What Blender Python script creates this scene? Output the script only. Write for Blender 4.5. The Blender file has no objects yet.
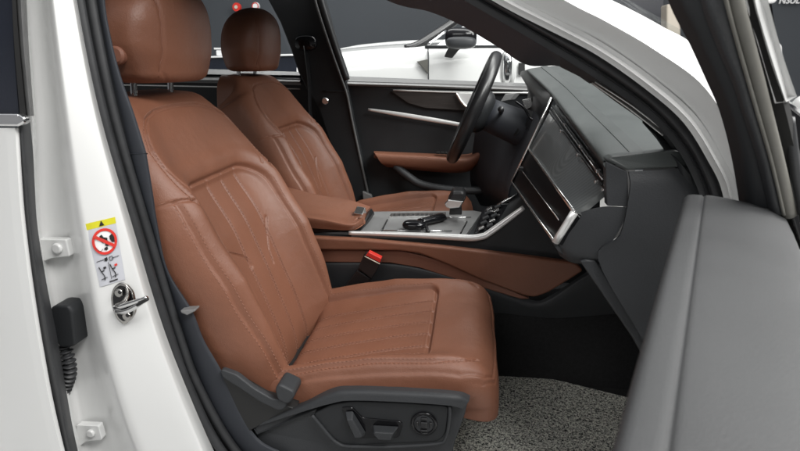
import bpy, bmesh, math, random
import numpy as np
random.seed(3); np.random.seed(3)
SC = bpy.context.scene
COL = SC.collection

# ------------------------------------------------------------------ camera
F = 580.0; PX, PY = 400.0, 225.5
yaw, pit = math.radians(7.0), math.radians(15.9)
D = np.array([-math.sin(yaw)*math.cos(pit), math.cos(yaw)*math.cos(pit), -math.sin(pit)])
R = np.cross(D, [0, 0, 1]); R /= np.linalg.norm(R); U = np.cross(R, D)
C0 = np.array([0, 0, 1.15])
from mathutils import Vector, Matrix
cam = bpy.data.cameras.new('camera'); camo = bpy.data.objects.new('camera', cam); COL.objects.link(camo)
M = Matrix(((R[0], U[0], -D[0], C0[0]), (R[1], U[1], -D[1], C0[1]), (R[2], U[2], -D[2], C0[2]), (0, 0, 0, 1)))
camo.matrix_world = M
cam.sensor_width = 36; cam.lens = F/800*36; cam.clip_start = .02; cam.clip_end = 200
cam.dof.use_dof = True; cam.dof.focus_distance = 1.45; cam.dof.aperture_fstop = 10
SC.camera = camo

def ray(x, y): return D + R*(x-PX)/F - U*(y-PY)/F
def W(x, y, Y):            # a sight line of the photograph met with the plane at lateral distance Y
    v = ray(x, y); return C0 + v*(Y/v[1])
def WX(x, y, X):
    v = ray(x, y); return C0 + v*(X/v[0])
def WZ(x, y, Z):
    v = ray(x, y); return C0 + v*((Z-C0[2])/v[2])
def P3(pts): return [W(*p) for p in pts]

# ------------------------------------------------------------------ materials
MAT = {}
def mat(name, col, rough=.5, metal=0, bump=None, var=None, coat=0, spec=.5, sheen=0, emit=None):
    m = bpy.data.materials.new(name); m.use_nodes = True; MAT[name] = m
    nt = m.node_tree; b = nt.nodes['Principled BSDF']
    b.inputs['Base Color'].default_value = (*col, 1); b.inputs['Roughness'].default_value = rough
    b.inputs['Metallic'].default_value = metal; b.inputs['Coat Weight'].default_value = coat
    b.inputs['Coat Roughness'].default_value = .06
    b.inputs['Specular IOR Level'].default_value = spec; b.inputs['Sheen Weight'].default_value = sheen
    tc = nt.nodes.new('ShaderNodeTexCoord')
    if var:
        sc_, amt = var
        n = nt.nodes.new('ShaderNodeTexNoise'); n.inputs['Scale'].default_value = sc_; n.inputs['Detail'].default_value = 5
        nt.links.new(tc.outputs['Object'], n.inputs['Vector'])
        rp = nt.nodes.new('ShaderNodeMapRange'); rp.inputs['To Min'].default_value = 1-amt; rp.inputs['To Max'].default_value = 1+amt
        rp.inputs['From Min'].default_value = .3; rp.inputs['From Max'].default_value = .7
        nt.links.new(n.outputs['Fac'], rp.inputs['Value'])
        mx = nt.nodes.new('ShaderNodeVectorMath'); mx.operation = 'SCALE'; mx.inputs[0].default_value = col
        nt.links.new(rp.outputs['Result'], mx.inputs['Scale']); nt.links.new(mx.outputs[0], b.inputs['Base Color'])
        r2 = nt.nodes.new('ShaderNodeMapRange'); r2.inputs['To Min'].default_value = max(.02, rough-.06); r2.inputs['To Max'].default_value = rough+.06
        nt.links.new(n.outputs['Fac'], r2.inputs['Value']); nt.links.new(r2.outputs['Result'], b.inputs['Roughness'])
    if bump:
        prev = None
        for kind, sc_, st, dist in bump:
            if kind == 'v':
                t = nt.nodes.new('ShaderNodeTexVoronoi'); t.feature = 'DISTANCE_TO_EDGE'; out = t.outputs['Distance']
            else:
                t = nt.nodes.new('ShaderNodeTexNoise'); t.inputs['Detail'].default_value = 4; out = t.outputs['Fac']
            t.inputs['Scale'].default_value = sc_; nt.links.new(tc.outputs['Object'], t.inputs['Vector'])
            bp = nt.nodes.new('ShaderNodeBump'); bp.inputs['Strength'].default_value = st; bp.inputs['Distance'].default_value = dist
            nt.links.new(out, bp.inputs['Height'])
            if prev: nt.links.new(prev.outputs['Normal'], bp.inputs['Normal'])
            prev = bp
        nt.links.new(prev.outputs['Normal'], b.inputs['Normal'])
    if emit:
        b.inputs['Emission Color'].default_value = (*emit[0], 1); b.inputs['Emission Strength'].default_value = emit[1]
    return m
mat('leather', (.196, .0815, .0485), .47, bump=[('n', 20, .18, .012), ('n', 75, .14, .003), ('v', 300, .42, .0008), ('n', 600, .35, .0006)], var=(7, .08), spec=.42)
mat('leather_shade', (.20, .085, .055), .5, bump=[('v', 420, .25, .0006)], var=(12, .08))
mat('thread', (.27, .128, .085), .7)
mat('white_paint', (.65, .655, .648), .24, coat=.7, bump=[('n', 60, .02, .002)], var=(2.5, .03))
mat('rubber', (.026, .027, .029), .48, bump=[('n', 300, .12, .0006)], var=(30, .15))
mat('rubber_mid', (.085, .086, .086), .5, bump=[('n', 200, .1, .0006)], var=(25, .12))
mat('rubber_pale', (.12, .117, .104), .55, bump=[('n', 200, .1, .0006)], var=(25, .12))
mat('trim_black', (.019, .0205, .0225), .55, spec=.35, bump=[('n', 700, .2, .0005)], var=(8, .15))
mat('trim_grey', (.033, .035, .038), .52, bump=[('n', 420, .5, .0009), ('v', 350, .12, .0004)], var=(8, .1), spec=.38)
mat('trim_navy', (.022, .025, .032), .6, bump=[('n', 600, .15, .0005)], var=(8, .1))
mat('leather_grey', (.047, .053, .052), .46, bump=[('v', 330, .35, .0008), ('n', 25, .05, .004)], var=(14, .08))
mat('leather_door', (.033, .0343, .0357), .55, bump=[('v', 520, .5, .0007), ('n', 900, .3, .0005), ('n', 16, .06, .006)], var=(10, .07), spec=.3)
mat('ledge_grey', (.19, .19, .19), .45, bump=[('n', 500, .2, .0005)])
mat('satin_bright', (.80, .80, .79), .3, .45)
mat('gloss_black', (.006, .006, .007), .14, spec=.4)
mat('panel_black', (.006, .006, .007), .35, spec=.08)
mat('satin_black', (.012, .012, .013), .32)
mat('chrome', (.80, .80, .80), .12, 1)
mat('silver', (.78, .78, .77), .25, 1)
mat('steel', (.42, .41, .39), .25, 1)
mat('grey_insert', (.25, .25, .25), .42, .45, var=(30, .08))
mat('carpet', (.014, .0142, .015), .95, bump=[('n', 500, .6, .002)], var=(120, .3))
mat('red', (.62, .035, .025), .35)
mat('yellow', (.60, .56, .02), .5)
mat('sticker', (.50, .51, .55), .5)
mat('white_plain', (.78, .78, .78), .5)
mat('wall', (.046, .052, .060), .7, var=(.8, .08))
mat('wall_dark', (.012, .015, .024), .35, var=(1, .1))
mat('floor', (.5, .5, .49), .3, var=(3, .08))
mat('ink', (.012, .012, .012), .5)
mat('beige', (.55, .50, .42), .4)
mat('tyre', (.02, .02, .02), .8)
mat('pale_glass', (.60, .62, .63), .08, coat=.4)
# speckled loop mat
m = mat('loop_mat', (.2, .2, .2), .95); nt = m.node_tree; b = nt.nodes['Principled BSDF']
tc = nt.nodes.new('ShaderNodeTexCoord'); n1 = nt.nodes.new('ShaderNodeTexNoise'); n1.inputs['Scale'].default_value = 190
n1.inputs['Detail'].default_value = 3; n1.inputs['Roughness'].default_value = .7; n1.inputs['Distortion'].default_value = 1.2
nt.links.new(tc.outputs['Object'], n1.inputs['Vector'])
rp = nt.nodes.new('ShaderNodeValToRGB'); rp.color_ramp.elements[0].position = .43; rp.color_ramp.elements[0].color = (.018, .018, .017, 1)
rp.color_ramp.elements[1].position = .555; rp.color_ramp.elements[1].color = (.88, .88, .79, 1)
nt.links.new(n1.outputs['Fac'], rp.inputs['Fac']); nt.links.new(rp.outputs['Color'], b.inputs['Base Color'])
bp = nt.nodes.new('ShaderNodeBump'); bp.inputs['Strength'].default_value = .9; bp.inputs['Distance'].default_value = .006
nt.links.new(n1.outputs['Fac'], bp.inputs['Height']); nt.links.new(bp.outputs['Normal'], b.inputs['Normal'])
# dark decor with fine contour lines
m = mat('decor', (.05, .05, .05), .3); nt = m.node_tree; b = nt.nodes['Principled BSDF']
tc = nt.nodes.new('ShaderNodeTexCoord'); wv = nt.nodes.new('ShaderNodeTexWave'); wv.wave_type = 'RINGS'; wv.rings_direction = 'SPHERICAL'
wv.inputs['Scale'].default_value = 24; wv.inputs['Distortion'].default_value = 5; wv.inputs['Detail'].default_value = 1.5; wv.inputs['Detail Scale'].default_value = .35
mp = nt.nodes.new('ShaderNodeMapping'); mp.inputs['Location'].default_value = (-.2, -1.25, -.98); nt.links.new(tc.outputs['Object'], mp.inputs['Vector']); nt.links.new(mp.outputs['Vector'], wv.inputs['Vector'])
rp = nt.nodes.new('ShaderNodeValToRGB'); rp.color_ramp.elements[0].color = (.085, .09, .09, 1); rp.color_ramp.elements[1].color = (.14, .147, .145, 1)
nt.links.new(wv.outputs['Fac'], rp.inputs['Fac']); nt.links.new(rp.outputs['Color'], b.inputs['Base Color'])
b.inputs['Coat Weight'].default_value = .4
# ash wood on the far door: fine streaks
m = mat('dark_wood', (.03, .025, .023), .45); nt = m.node_tree; b = nt.nodes['Principled BSDF']
tc = nt.nodes.new('ShaderNodeTexCoord'); mp = nt.nodes.new('ShaderNodeMapping'); mp.inputs['Scale'].default_value = (12, 60, 160)
nz = nt.nodes.new('ShaderNodeTexNoise'); nz.inputs['Scale'].default_value = 1.5; nt.links.new(tc.outputs['Object'], mp.inputs['Vector']); nt.links.new(mp.outputs['Vector'], nz.inputs['Vector'])
rp = nt.nodes.new('ShaderNodeValToRGB'); rp.color_ramp.elements[0].color = (.016, .014, .013, 1); rp.color_ramp.elements[1].color = (.05, .043, .04, 1)
nt.links.new(nz.outputs['Fac'], rp.inputs['Fac']); nt.links.new(rp.outputs['Color'], b.inputs['Base Color'])
# clear / tinted window glass (lets the light of the room through)
def glass(name, tint, refl):
    m = bpy.data.materials.new(name); m.use_nodes = True; nt = m.node_tree; MAT[name] = m
    nt.nodes.remove(nt.nodes['Principled BSDF']); o = nt.nodes['Material Output']
    t = nt.nodes.new('ShaderNodeBsdfTransparent'); t.inputs['Color'].default_value = (*tint, 1)
    g = nt.nodes.new('ShaderNodeBsdfGlossy'); g.inputs['Roughness'].default_value = .03
    lw = nt.nodes.new('ShaderNodeLayerWeight'); lw.inputs['Blend'].default_value = .25
    mr = nt.nodes.new('ShaderNodeMath'); mr.operation = 'MULTIPLY'; mr.inputs[1].default_value = refl
    nt.links.new(lw.outputs['Fresnel'], mr.inputs[0])
    mx = nt.nodes.new('ShaderNodeMixShader'); nt.links.new(mr.outputs[0], mx.inputs['Fac'])
    nt.links.new(t.outputs[0], mx.inputs[1]); nt.links.new(g.outputs[0], mx.inputs[2]); nt.links.new(mx.outputs[0], o.inputs['Surface'])
glass('clear_glass', (.95, .96, .96), .10)
mat('tinted_glass', (.016, .019, .028), .12, coat=.3)

# ------------------------------------------------------------------ object helpers
OFF = {}
def empty(name, loc, label=None, cat=None, group=None, parent=None):
    o = bpy.data.objects.new(name, None); COL.objects.link(o); o.empty_display_size = .1
    if parent is not None:
        o.parent = parent; o.location = np.array(loc)-OFF[parent.name]
    else: o.location = loc
    OFF[o.name] = np.array(loc, float)
    if label: o['label'] = label
    if cat: o['category'] = cat
    if group: o['group'] = group
    return o
def mk(name, verts, faces, material, parent=None, smooth=True, label=None, solid=None, off=0, bev=None, sub=0):
    me = bpy.data.meshes.new(name)
    me.from_pydata([tuple(map(float, v)) for v in verts], [], [tuple(int(i) for i in f) for f in faces])
    bm = bmesh.new(); bm.from_mesh(me)
    bmesh.ops.recalc_face_normals(bm, faces=bm.faces[:]) if solid is None and smooth != 'keep' else None
    bm.to_mesh(me); bm.free()
    me.materials.append(MAT[material])
    o = bpy.data.objects.new(name, me); COL.objects.link(o)
    if parent is not None:
        o.parent = parent; o.location = -OFF[parent.name]; OFF[o.name] = np.zeros(3)
    else: OFF[o.name] = np.zeros(3)
    if smooth:
        me.polygons.foreach_set('use_smooth', [True]*len(me.polygons))
    if sub:
        s = o.modifiers.new('sub', 'SUBSURF'); s.levels = s.render_levels = sub
    if solid:
        s = o.modifiers.new('solid', 'SOLIDIFY'); s.thickness = solid; s.offset = off
    if bev:
        s = o.modifiers.new('bevel', 'BEVEL'); s.width = bev; s.segments = 3; s.limit_method = 'ANGLE'; s.angle_limit = .6
    if label: o['label'] = label
    return o
def top(o, label, cat, group=None, kind=None):
    if kind: o['kind'] = kind; return o
    o['label'] = label; o['category'] = cat
    if group: o['group'] = group
    return o
def cr(pts, n, closed=False):
    p = np.asarray(pts, float); m = len(p)
    if m == 1: return np.repeat(p, n, 0)
    if closed: q = np.vstack([p[-1], p, p[0], p[1]]); k = m
    else: q = np.vstack([2*p[0]-p[1], p, 2*p[-1]-p[-2]]); k = m-1
    t = np.linspace(0, k, max(n*6, 40)); i = np.minimum(t.astype(int), k-1); f = (t-i)[:, None]
    a, b, c, e = q[i], q[i+1], q[i+2], q[i+3]
    o = .5*(2*b+(c-a)*f+(2*a-5*b+4*c-e)*f**2+(3*b-a-3*c+e)*f**3)
    s = np.r_[0, np.cumsum(np.linalg.norm(np.diff(o, axis=0), axis=1))]
    u = np.linspace(0, s[-1], n+1)[:-1] if closed else np.linspace(0, s[-1], n)
    return np.stack([np.interp(u, s, o[:, j]) for j in range(o.shape[1])], 1)
def gridfaces(m, n, cu=False, cv=False):
    f = []
    for i in range(m if cu else m-1):
        for j in range(n if cv else n-1):
            f.append((i*n+j, i*n+(j+1) % n, ((i+1) % m)*n+(j+1) % n, ((i+1) % m)*n+j))
    return f
def surf(name, curves, material, parent, n=40, k=4, thick=.006, smooth_cross=True, back=True, **kw):
    """a panel stretched over traced edge lines, each given as (px, py, depth); real thickness away from its front"""
    L = [cr(P3(c) if len(c[0]) == 3 and not kw.get('world') else c, n) for c in curves]
    L = np.array(L)
    if smooth_cross and len(L) > 2:
        mrows = (len(L)-1)*k+1
        G = np.stack([_even(L[:, j], k) for j in range(n)], 1)
    else:
        G = np.concatenate([L[i]+(L[i+1]-L[i])*t for i in range(len(L)-1) for t in [np.linspace(0, 1, k, endpoint=False)[:, None, None]]]+[L[-1:]]).reshape(-1, n, 3) if False else np.concatenate([np.stack([L[i]+(L[i+1]-L[i])*t for t in np.linspace(0, 1, k, endpoint=False)]) for i in range(len(L)-1)]+[L[-1:]])
    kw.pop('world', None)
    return slabgrid(name, G, material, parent, thick, **kw)
def _even(p, k):
    m = len(p); q = np.vstack([2*p[0]-p[1], p, 2*p[-1]-p[-2]]); out = []
    for i in range(m-1):
        a, b, c, e = q[i:i+4]
        for f in np.linspace(0, 1, k, endpoint=False):
            out.append(.5*(2*b+(c-a)*f+(2*a-5*b+4*c-e)*f**2+(3*b-a-3*c+e)*f**3))
    out.append(p[-1]); return np.array(out)
def slabgrid(name, G, material, parent, thick, **kw):
    m, n = G.shape[:2]
    du = np.gradient(G, axis=0); dv = np.gradient(G, axis=1)
    N = np.cross(du, dv); ln = np.linalg.norm(N, axis=2, keepdims=True); N = N/np.maximum(ln, 1e-12)
    ctr = N.mean(axis=(0, 1)); toC = C0-G.mean(axis=(0, 1))
    if ctr@toC < 0: N = -N
    B = G-N*thick
    V = np.concatenate([G.reshape(-1, 3), B.reshape(-1, 3)]); o = m*n
    f = gridfaces(m, n); fb = [tuple(i+o for i in reversed(q)) for q in f]
    rim = [i*n for i in range(m)]
    edge = [(0, j) for j in range(n)]+[(i, n-1) for i in range(1, m)]+[(m-1, j) for j in range(n-2, -1, -1)]+[(i, 0) for i in range(m-2, 0, -1)]
    idx = [i*n+j for i, j in edge]
    fs = [(idx[t], idx[(t+1) % len(idx)], idx[(t+1) % len(idx)]+o, idx[t]+o) for t in range(len(idx))]
    ob = mk(name, V, f+fb+fs, material, parent, **kw)
    try:
        ob.data.set_sharp_from_angle(angle=math.radians(50))
    except Exception: pass
    return ob
def plate(name, poly, material, parent, depth=(0, .02, 0), bev=.002, rnd=0, world=False, **kw):
    """a flat-faced piece: outline traced at its own depth, extruded by a vector, edges bevelled"""
    pts = np.array(poly if world else P3(poly))
    if rnd:
        out = []
        n = len(pts)
        for i in range(n):
            a, b, c = pts[i-1], pts[i], pts[(i+1) % n]
            ra = min(rnd, .45*np.linalg.norm(a-b)); rc = min(rnd, .45*np.linalg.norm(c-b))
            p0 = b+(a-b)/max(np.linalg.norm(a-b), 1e-9)*ra; p2 = b+(c-b)/max(np.linalg.norm(c-b), 1e-9)*rc
            for t in np.linspace(0, 1, 6): out.append((1-t)**2*p0+2*t*(1-t)*b+t*t*p2)
        pts = np.array(out)
    n = len(pts); V = np.vstack([pts, pts+np.array(depth)])
    f = [tuple(range(n)), tuple(range(2*n-1, n-1, -1))]+[(i, n+i, n+(i+1) % n, (i+1) % n) for i in range(n)]
    return mk(name, V, f, material, parent, smooth=False, bev=bev, **kw)
def tube(name, pts, rad, material, parent, n=60, seg=10, closed=False, flat=1.0, ref=(0, 1, 0), world=True, raw=False, **kw):
    p = np.asarray(pts, float) if world else np.array(P3(pts))
    p = p if raw else cr(p, n, closed)
    n = len(p)
    T = np.gradient(p, axis=0) if not closed else np.roll(p, -1, 0)-np.roll(p, 1, 0)
    T /= np.linalg.norm(T, axis=1)[:, None]
    A = np.cross(T, np.array(ref, float)); A /= np.maximum(np.linalg.norm(A, axis=1)[:, None], 1e-9); B = np.cross(A, T)
    r = np.interp(np.linspace(0, 1, n), np.linspace(0, 1, len(np.atleast_1d(rad))), np.atleast_1d(rad))
    th = np.linspace(0, 2*math.pi, seg, endpoint=False)
    V = p[:, None]+r[:, None, None]*(np.cos(th)[None, :, None]*A[:, None]+flat*np.sin(th)[None, :, None]*B[:, None])
    f = gridfaces(n, seg, cu=closed, cv=True)
    if not closed: f += [tuple(range(seg)), tuple(range((n-1)*seg, n*seg))]
    return mk(name, V.reshape(-1, 3), f, material, parent, **kw)
def rbox(name, c, size, material, parent, bev=.004, rot=None, taper=None, **kw):
    h = np.array(size)/2; V = []
    for z in (-1, 1):
        for y in (-1, 1):
            for x in (-1, 1):
                v = np.array([x, y, z])*h
                if taper and z > 0: v[:2] *= taper
                V.append(v)
    V = np.array(V)
    if rot is not None: V = V@np.array(rot).T
    V += np.array(c)
    f = [(0, 2, 3, 1), (4, 5, 7, 6), (0, 1, 5, 4), (2, 6, 7, 3), (0, 4, 6, 2), (1, 3, 7, 5)]
    return mk(name, V, f, material, parent, smooth=False, bev=bev, **kw)
def roty(a):
    c, s = math.cos(a), math.sin(a); return np.array([[c, 0, s], [0, 1, 0], [-s, 0, c]])
def disc(name, c, nrm, r0, r1, depth, material, parent, seg=32, **kw):
    """a ring / knob turned about its axis: r0 back radius, r1 front radius"""
    n = np.array(nrm, float); n /= np.linalg.norm(n); a = np.cross(n, [0, 0, 1]); a /= np.linalg.norm(a); b = np.cross(n, a)
    prof = [(r0, 0), (r0, depth*.7), (r1, depth), (r1*.0, depth)]
    V = []
    for rr, dd in prof:
        for t in np.linspace(0, 2*math.pi, seg, endpoint=False): V.append(np.array(c)+n*dd+rr*(math.cos(t)*a+math.sin(t)*b))
    f = gridfaces(len(prof), seg, cv=True)+[tuple(range(seg))]
    return mk(name, V, f, material, parent, smooth=False, **kw)
def lathe_ring(name, c, nrm, R0, rr, material, parent, seg=40, **kw):
    n = np.array(nrm, float); n /= np.linalg.norm(n); a = np.cross(n, [0, 0, 1]); a /= np.linalg.norm(a); b = np.cross(n, a)
    pts = [np.array(c)+R0*(math.cos(t)*a+math.sin(t)*b) for t in np.linspace(0, 2*math.pi, seg, endpoint=False)]
    return tube(name, pts, rr, material, parent, n=seg, closed=True, raw=True, ref=n, seg=8, **kw)

# ------------------------------------------------------------------ the white saloon: root
CAR = empty('car', (0, 1.64, 0), 'white saloon with its front passenger door open on a chestnut leather cabin', 'car')

# ------------------------------------------------------------------ seats
def sm(e0, e1, x): t = np.clip((x-e0)/(e1-e0), 0, 1); return t*t*(3-2*t)
def segdist(y, a, poly):
    d = np.full(y.shape, 9.0)
    for (y0, a0), (y1, a1) in zip(poly[:-1], poly[1:]):
        vy, va = y1-y0, a1-a0; L = vy*vy+va*va
        t = np.clip(((y-y0)*vy+(a-a0)*va)/L, 0, 1)
        d = np.minimum(d, np.hypot(y-y0-t*vy, a-a0-t*va))
    return d
def rsd(y, a, cy, ca, hy, ha, r):
    qy = np.abs(y-cy)-(hy-r); qa = np.abs(a-ca)-(ha-r)
    return np.hypot(np.maximum(qy, 0), np.maximum(qa, 0))+np.minimum(np.maximum(qy, qa), 0)-r
class Pad:
    def __init__(s, path, width, prof, disp, depth, r=.045):
        s.pp, s.u = cr(path, 240), None
        s.u = np.r_[0, np.cumsum(np.linalg.norm(np.diff(s.pp, axis=0), axis=1))]
        T = np.gradient(s.pp, s.u, axis=0); s.T = T/np.linalg.norm(T, axis=1)[:, None]
        s.width, s.prof, s.disp, s.depth, s.r = width, prof, disp, depth, r
        wp = cr([(a, w) for a, w in width], 200); s.wa, s.ww = wp[:, 0], wp[:, 1]
    def w(s, a): return np.interp(a, s.wa, s.ww)
    def frame(s, a):
        f = lambda c: np.interp(a, s.u, c)
        return f(s.pp[:, 0]), f(s.pp[:, 1]), f(s.T[:, 0]), f(s.T[:, 1])
    def at(s, y, a, lift=0.):
        px, pz, tx, tz = s.frame(a); w = s.w(a)
        n = s.prof(y, a, w)+s.disp(y, a)+lift
        e = np.clip((np.abs(y)-(w-s.r))/s.r, 0, 1); n = n-s.r*(1-np.sqrt(np.maximum(1-e**2, 0)))
        return np.stack([px+tz*n, y, pz-tx*n], -1)
    def build(s, name, parent, seams, na=300, nq=210, da=0):
        A = np.linspace(da, s.u[-1], na)
        th = np.linspace(-1, 1, nq)                      # denser towards the rounded edges
        q = np.sin(th*math.pi/2)*.35+th*.65
        Y = q[None]*s.w(A)[:, None]; AA = np.repeat(A[:, None], nq, 1)
        G = s.at(Y, AA)
        px, pz, tx, tz = s.frame(A); w = s.w(A)
        cols = []
        e1 = s.prof(w, A, w)-s.r
        for k in range(1, 7):
            n = e1-(s.depth-s.r)*k/6
            cols.append(np.stack([px+tz*n, w-.004*k*k/36*2, pz-tx*n], -1))
        for k in range(6, 0, -1):
            n = e1-(s.depth-s.r)*k/6
            cols.append(np.stack([px+tz*n, -w+.004*k*k/36*2, pz-tx*n], -1))
        G = np.concatenate([G, np.stack(cols, 1)], 1)
        m, n = G.shape[:2]; V = G.reshape(-1, 3)
        f = gridfaces(m, n, cv=True)
        f += [tuple(range(n)), tuple(range((m-1)*n, m*n))]
        nf = len(f)
        SV, SF = [], []
        for poly, offs in seams:
            c = cr(poly, 400)
            seg = np.linalg.norm(np.diff(c, axis=0), axis=1); u = np.r_[0, np.cumsum(seg)]
            t = np.gradient(c, axis=0); t /= np.maximum(np.linalg.norm(t, axis=1)[:, None], 1e-9)
            for of in offs:
                cc = c+of*np.stack([-t[:, 1], t[:, 0]], 1)
                k = 0.0
                while k+.0055 < u[-1]:
                    y0, a0 = [np.interp(k, u, cc[:, j]) for j in (0, 1)]; y1, a1 = [np.interp(k+.0055, u, cc[:, j]) for j in (0, 1)]
                    k += .0085
                    if max(abs(y0), abs(y1)) > s.w((a0+a1)/2)*.999: continue
                    p0, p1 = s.at(np.array(y0), np.array(a0), .0001), s.at(np.array(y1), np.array(a1), .0001)
                    h0 = s.at(np.array(y0), np.array(a0), .0008)-p0; h1 = s.at(np.array(y1), np.array(a1), .0008)-p1
                    dr = p1-p0; sd = np.cross(dr, h0); sd *= .00045/max(np.linalg.norm(sd), 1e-9)
                    b = len(V)+len(SV)
                    SV += [p0-sd, p0+sd, p1+sd, p1-sd, p0-sd+h0, p0+sd+h0, p1+sd+h1, p1-sd+h1]
                    SF += [tuple(b+i for i in q4) for q4 in ((4, 5, 6, 7), (0, 1, 5, 4), (2, 3, 7, 6), (1, 2, 6, 5), (0, 4, 7, 3))]
        o = mk(name, np.vstack([V, np.array(SV).reshape(-1, 3)]), f+SF, 'leather', parent)
        o.data.materials.append(MAT['thread'])
        mi = np.zeros(len(o.data.polygons), int); mi[nf:] = 1
        o.data.polygons.foreach_set('material_index', mi)
        return o
def G1(x, s): return np.exp(-(x/s)**2)

B_path = [(-.408, .43), (-.410, .50), (-.438, .60), (-.485, .72), (-.54, .85), (-.60, .98), (-.628, 1.04), (-.665, 1.077), (-.74, 1.085)]
B_w = [(0, .222), (.1, .238), (.2, .252), (.4, .257), (.5, .252), (.57, .242), (.63, .222), (.67, .195), (.80, .15)]
B_pl = [[(c_, .02), (c_, .492)] for c_ in (-.112, -.037, .037, .112)]
B_jog = [[(-.130, .36), (-.085, .335), (-.037, .31), (-.030, .285)], [(.130, .36), (.112, .33), (.080, .29), (.072, .255)]]
B_seam = [(-.209, .468), (-.213, .50), (-.213, .55), (-.206, .59), (-.187, .625), (-.150, .652), (-.09, .669), (0, .675)]
B_seam = B_seam+[(-y, a) for y, a in B_seam[-2::-1]]
B_side = [[(s_*.250, .492), (s_*.232, .486), (s_*.208, .474)] for s_ in (-1, 1)]
B_out = [[(s_*.236, .485), (s_*.241, .44), (s_*.243, .35), (s_*.241, .27), (s_*.235, .20), (s_*.215, .08)] for s_ in (-1, 1)]
B_in = [[(s_*.210, .555), (s_*.201, .52), (s_*.190, .485)] for s_ in (-1, 1)]
def b_prof(y, a, w):
    s = np.abs(y)/w
    bh = np.interp(a, [0, .1, .3, .45, .58, .68], [.035, .068, .070, .046, .016, 0])
    return bh*np.exp(-((s-.85)/.23)**2)
def b_disp(y, a):
    sd = rsd(y, a, 0, .2, .186, .305, .075)
    d = -.0075*G1(sd, .0034)-(.003+.012*sm(.36, .50, a))*sm(.012, -.02, sd)+.006*G1(sd-.028, .022)*sm(.36, .5, a)
    ins = sm(.0, -.006, sd)
    for p in B_pl: d = d-ins*.0048*G1(y-p[0][0], .0028)
    d = d+ins*.0026*np.abs(np.cos(math.pi*y/.064/1))*0
    d = d+ins*.0022*np.sin(math.pi*(((y+.037)/.075) % 1))
    for p in B_jog: d = d-ins*.0045*G1(segdist(y, a, p), .0028)
    for p, k_ in [(B_seam, .006)]+[(p, .006) for p in B_out]+[(p, .003) for p in B_in]: d = d-k_*G1(segdist(y, a, p), .0028)
    for p in B_side: d = d-.006*G1(segdist(y, a, p), .0028)
    # soft creases and fullness of used leather
    d = d+.0014*np.sin(a*38+y*16)*np.sin(y*30-a*11)*(1-ins*.5)+.002*np.sin(a*13+2.1+y*5)
    d = d+.005*G1(a-.585, .06)*G1(y, .17)
    return d
back = Pad(B_path, B_w, b_prof, b_disp, .125)

C_path = [(.040, .37), (.064, .44), (.072, .51), (.055, .565), (.005, .588), (-.10, .578), (-.25, .545), (-.335, .524), (-.375, .508), (-.396, .47), (-.40, .42)]
C_w = [(0, .205), (.06, .218), (.13, .230), (.2, .238), (.5, .243), (.7, .238)]
C_seam = [[(s_*.221, .66), (s_*.221, .48), (s_*.219, .32), (s_*.206, .262), (s_*.186, .240)] for s_ in (-1, 1)]
C_pl = [-.12, -.06, 0, .06, .12]
C_pipe = [(-.234, .69), (-.239, .45), (-.237, .27), (-.226, .215), (-.205, .194), (-.12, .180), (0, .176), (.12, .180), (.205, .194), (.226, .215), (.237, .27), (.239, .45), (.234, .69)]
def c_prof(y, a, w):
    s = np.abs(y)/w
    bh = np.interp(a, [0, .2, .29, .45, .7], [0, 0, .014, .034, .042])
    return bh*np.exp(-((s-.88)/.16)**2)
def c_disp(y, a):
    sd = rsd(y, a, 0, .59, .182, .25, .02)
    d = -.009*G1(sd, .0038)-.006*sm(.012, -.012, sd)
    ins = sm(.0, -.006, sd)
    for c in C_pl: d = d-ins*.006*G1(y-c, .0030)
    d = d+ins*.0022*np.sin(math.pi*((y/.06) % 1))
    for p in C_seam: d = d-.0062*G1(segdist(y, a, p), .0030)
    d = d+.0018*G1(segdist(y, a, C_pipe), .0022)-.003*G1(segdist(y, a, C_pipe)-.005, .0025)
    d = d+.0012*np.sin(a*42+y*9)*np.sin(y*33+a*17)*(1-ins*.6)+.0012*np.sin(a*15-y*6)
    d = d+.004*G1(a-.26, .05)*G1(y, .16)
    return d
cush = Pad(C_path, C_w, c_prof, c_disp, .10, r=.04)

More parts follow.
